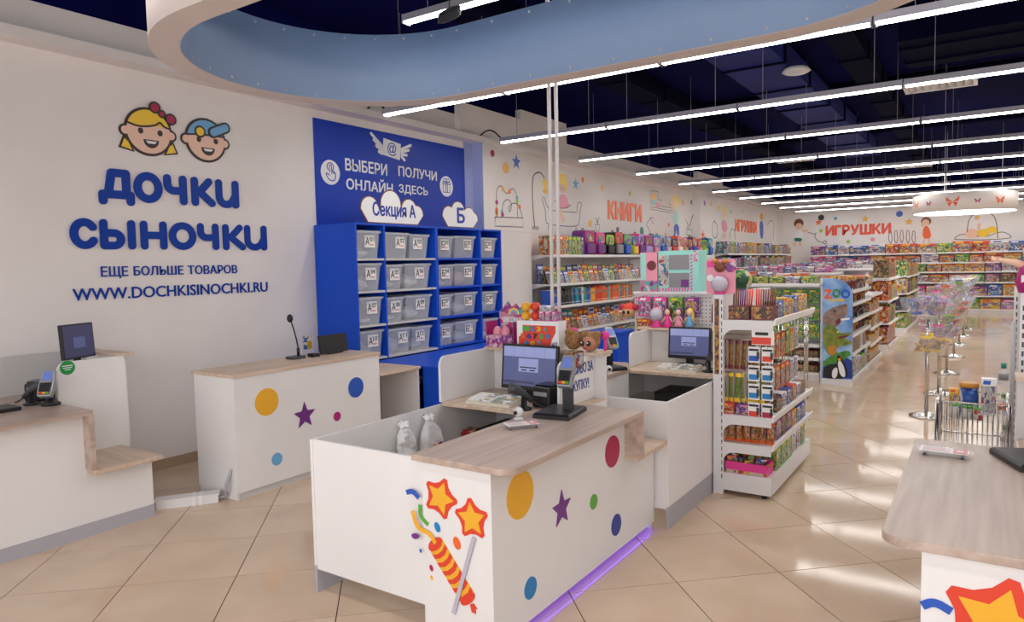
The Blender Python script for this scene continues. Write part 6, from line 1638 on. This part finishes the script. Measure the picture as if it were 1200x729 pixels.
big_word('ИГРУШКИ', frY(YB), -4.56, -2.6, 2.55, 2.87, mat('letter_red', (232, 84, 54), .4), 'toys_lettering', 'red orange ИГРУШКИ lettering on the back wall', 'sign', (-3.6, YB, 2.55))
struct('trim_8', MB().box(XW, -5.815, 7.98, 9.2, 2.235, 2.24).box(XW, -5.995, 9.2, 17.0, 2.235, 2.24), GREYP)
def mural(label, X, sc, items, loc_px, back=False):
    """items: (kind, pts, colour, width) in zoomed pixel coordinates"""
    g_ = pxY(YB) if back else pxX(X); f_ = frY(YB) if back else frX(X)
    cv = lambda p: g_(sc[0]+p[0]/sc[2], sc[1]+p[1]/sc[2])
    c = cv(loc_px)
    t = thing('wall_mural', label, 'mural', (c[0], YB-.001, c[1]) if back else (X+.001, c[0], c[1]), 'drawings on the shop walls')
    dep = .0015
    for it in items:
        kd, pts, col = it[:3]
        m = LINE if col == 'line' else INK[col]
        dep += .00015
        if kd == 'line': MB().ribbon(smooth2([cv(p) for p in pts], 2), it[3] if len(it) > 3 else .012, f_, .0005, dep).build('line_drawing', m, t)
        elif kd == 'poly': MB().ribbon([cv(p) for p in pts], it[3] if len(it) > 3 else .012, f_, .0005, dep).build('line_drawing', m, t)
        elif kd == 'fill': MB().prism(smooth2([cv(p) for p in pts], 1, True), f_, .0005, dep).build('colour_area', m, t)
        elif kd == 'dot':
            for p in pts:
                q = cv(p); MB().prism(circ(q[0], q[1], it[3], 14), f_, .0005, dep).build('dot', m, t)
        elif kd == 'oval':
            q = cv(pts[0]); e = cv((pts[0][0]+pts[1][0], pts[0][1]+pts[1][1])); MB().prism(circ(q[0], q[1], abs(e[0]-q[0]), 22, abs(e[1]-q[1])), f_, .0005, dep).build('colour_area', m, t)
        elif kd == 'star':
            for p in pts:
                q = cv(p); MB().prism(star(q[0], q[1], it[3], it[3]*.42), f_, .0005, dep).build('star', m, t)
    return t
Z5 = (560, 140, 4)
mural('line drawing of a bead maze toy on the white pillar', -5.82, Z5, [
    ('line', [(88, 457), (86, 340), (95, 315), (110, 310), (118, 330), (135, 350), (148, 338), (160, 322), (176, 335), (184, 370), (186, 458)], 'line'),
    ('line', [(115, 457), (114, 400), (130, 375), (148, 377), (159, 400), (152, 432), (144, 430), (145, 410), (162, 392), (182, 393), (198, 415), (208, 460)], 'line'),
    ('poly', [(80, 457), (212, 462), (212, 505), (80, 500), (80, 457)], 'line'),
    ('dot', [(117, 326), (88, 440), (88, 432)], 'yellow', .035), ('dot', [(148, 338), (88, 424), (195, 410)], 'orange', .035), ('dot', [(183, 368), (113, 432)], 'ltblue', .035), ('dot', [(88, 388), (115, 446)], 'magenta', .035), ('dot', [(184, 384)], 'lime', .035),
    ('dot', [(68, 159)], 'crimson', .05), ('dot', [(130, 228)], 'yellow', .08), ('star', [(180, 200)], 'blue', .12)], (150, 480))
mural('drawing of a blonde girl reading on a sofa beside a lamp', XW, Z5, [
    ('poly', [(256, 512), (286, 514), (284, 505), (256, 504), (256, 512)], 'line'), ('line', [(266, 504), (256, 400), (254, 290), (262, 258), (282, 246), (300, 254), (312, 278)], 'line', .02),
    ('fill', [(300, 290), (312, 276), (325, 290), (328, 322), (312, 330)], 'yellow2'), ('oval', [(316, 336), (12, 14)], 'yellow'),
    ('line', [(306, 362), (300, 375), (318, 432), (318, 470), (322, 492), (400, 500), (470, 502), (476, 470), (478, 432), (488, 395), (476, 386), (466, 396), (464, 432)], 'line'), ('line', [(312, 366), (328, 425), (400, 432), (464, 436)], 'line'), ('poly', [(330, 496), (330, 520)], 'line'), ('poly', [(460, 503), (460, 532)], 'line'),
    ('oval', [(397, 300), (24, 50)], 'yellow2'), ('oval', [(395, 325), (15, 24)], 'skin'), ('fill', [(382, 352), (410, 350), (424, 385), (430, 420), (385, 418), (376, 390)], 'pink'), ('line', [(388, 420), (392, 450), (402, 480)], 'skin', .1),
    ('line', [(360, 378), (372, 410), (400, 420), (438, 400)], 'line'), ('line', [(388, 324), (392, 327)], 'line'), ('line', [(400, 325), (405, 328)], 'line')], (380, 500))
mural('small coloured stars and dots scattered around the books lettering', XW, Z5, [
    ('star', [(458, 303)], 'ltblue', .12), ('dot', [(492, 282), (895, 493)], 'orange', .05), ('dot', [(582, 320)], 'yellow', .06), ('dot', [(527, 488), (962, 390), (880, 545)], 'yellow', .07), ('dot', [(712, 347)], 'lime', .05), ('dot', [(655, 517)], 'purple', .06), ('dot', [(768, 525)], 'dgreen', .1), ('dot', [(1000, 388)], 'dgreen', .06), ('dot', [(1063, 391)], 'purple', .07)], (660, 350))
mural('line drawing of a potted plant and desk lamp below the lettering', XW, Z5, [
    ('poly', [(550, 492), (570, 493), (568, 524), (553, 524), (550, 492)], 'line'), ('line', [(560, 492), (556, 470), (550, 462)], 'line'), ('line', [(560, 492), (564, 468), (570, 458)], 'line'), ('line', [(560, 492), (560, 462)], 'line'),
    ('line', [(812, 535), (800, 512), (788, 492), (800, 476), (812, 462)], 'line'), ('poly', [(806, 460), (826, 462), (822, 490), (812, 470), (806, 460)], 'line'), ('poly', [(800, 537), (824, 540)], 'line', .03)], (600, 500))
mural('drawing of a blonde child reaching to a shelf of books', XW, Z5, [
    ('poly', [(808, 334), (844, 338), (844, 376), (862, 378), (862, 408), (904, 414)], 'line'), ('poly', [(808, 334), (808, 420), (906, 438), (906, 428), (812, 410)], 'line'), ('fill', [(812, 345), (836, 348), (836, 378), (812, 374)], 'yellow'), ('fill', [(812, 376), (830, 380), (830, 404), (812, 400)], 'mint'),
    ('fill', [(832, 390), (856, 394), (856, 414), (832, 410)], 'pink'), ('oval', [(926, 385), (16, 32)], 'yellow2'), ('oval', [(916, 395), (10, 18)], 'skin'), ('fill', [(918, 428), (938, 432), (940, 490), (918, 488)], 'mint'), ('fill', [(918, 490), (942, 492), (944, 545), (934, 545), (930, 510), (926, 545), (920, 545)], 'blue'), ('line', [(920, 440), (906, 415), (898, 385)], 'skin', .06),
    ('line', [(978, 540), (980, 495), (990, 520), (1000, 470), (1012, 440)], 'line'), ('line', [(975, 470), (990, 510), (1005, 450)], 'line'), ('poly', [(978, 540), (1005, 548), (1006, 520), (978, 515)], 'line')], (900, 500))
Z6 = (800, 180, 3)
mural('drawing of a blonde child with line animals on the far left wall', XW, Z6, [
    ('oval', [(146, 205), (7, 22)], 'yellow2'), ('oval', [(143, 212), (5, 10)], 'skin'), ('fill', [(136, 232), (154, 236), (158, 276), (138, 274)], 'pink'), ('fill', [(140, 276), (152, 278), (152, 300), (140, 300)], 'skin'),
    ('line', [(165, 300), (168, 270), (178, 262), (184, 280), (186, 305)], 'line', .02), ('oval', [(277, 222), (6, 14)], 'yellow'), ('fill', [(270, 236), (283, 238), (283, 300), (272, 298)], 'blue'), ('line', [(298, 250), (312, 230), (322, 250), (318, 300)], 'line', .02), ('dot', [(168, 205)], 'lime', .06), ('dot', [(210, 205)], 'pink', .05)], (200, 260))
mural('oval outline and orange star on the far white pillar', -5.82, Z6, [
    ('line', [(112, 236), (104, 250), (103, 280), (111, 300), (121, 290), (123, 255), (112, 236)], 'line', .02), ('star', [(71, 288)], 'orange', .16), ('dot', [(100, 176), (126, 190)], 'yellow', .07), ('dot', [(77, 174)], 'purple', .07)], (112, 270))
mural('drawing of a brown haired boy throwing a ball on back wall', YB, Z6, [
    ('oval', [(408, 246), (17, 16)], 'brown'), ('oval', [(409, 256), (13, 11)], 'skin'), ('fill', [(396, 270), (424, 270), (422, 300), (394, 298)], 'white'), ('line', [(420, 272), (440, 271)], 'skin', .09), ('fill', [(392, 296), (421, 297), (418, 310), (392, 308)], 'dgreen'),
    ('fill', [(390, 309), (400, 309), (398, 326), (390, 326)], 'skin'), ('fill', [(408, 310), (418, 310), (416, 326), (408, 326)], 'skin'), ('line', [(440, 276), (465, 285), (472, 276), (462, 288), (475, 310), (495, 312)], 'line', .02), ('line', [(500, 305), (493, 313), (501, 320), (508, 313), (500, 305)], 'line', .02)], (408, 290), True)
mural('outlined bowling pins on the back wall', YB, Z6, [('line', [(x+2, 316-k), (x-5, 300-k), (x-2, 286-k), (x-3, 276-k), (x+2, 270-k), (x+7, 276-k), (x+6, 286-k), (x+9, 300-k), (x+4, 316-k), (x+2, 316-k)], 'line', .018) for x, k in ((728, 0), (748, 1), (768, 3), (790, 2), (810, 0))], (768, 290), True)
mural('drawing of a girl in an orange dress on back wall', YB, Z6, [
    ('oval', [(856, 238), (18, 14)], 'brown'), ('oval', [(854, 243), (13, 11)], 'skin'), ('fill', [(846, 255), (866, 255), (877, 298), (842, 300)], 'orange'), ('fill', [(846, 299), (854, 299), (852, 314), (844, 314)], 'skin'), ('fill', [(862, 299), (870, 299), (870, 314), (862, 314)], 'skin'), ('line', [(846, 258), (838, 250), (846, 246)], 'skin', .06)], (856, 280), True)
mural('drawing of a baby in yellow lying under a play arch', YB, Z6, [
    ('line', [(955, 300), (970, 285), (1000, 283), (1060, 296), (1120, 272), (1150, 285), (1158, 298), (1060, 304), (955, 302)], 'line', .02), ('oval', [(1015, 280), (22, 16)], 'skin'), ('fill', [(1034, 268), (1065, 266), (1085, 255), (1105, 258), (1108, 284), (1085, 275), (1070, 292), (1036, 294)], 'yellow2'), ('line', [(1040, 268), (1044, 245)], 'skin', .08),
    ('line', [(1000, 275), (1006, 225), (1040, 205), (1090, 210), (1104, 240), (1108, 298)], 'line', .02), ('star', [(1035, 225)], 'yellow', .09)], (1040, 280), True)
mural('coloured dots and stars across the back wall', YB, Z6, [('dot', [(487, 225)], 'black', .1), ('star', [(478, 242)], 'orange', .13), ('star', [(642, 230), (795, 240)], 'yellow', .13), ('dot', [(762, 212)], 'blue', .1), ('dot', [(537, 228)], 'ltblue', .06), ('dot', [(486, 272), (582, 310)], 'lime', .06), ('dot', [(668, 302)], 'pink', .07)], (640, 240), True)
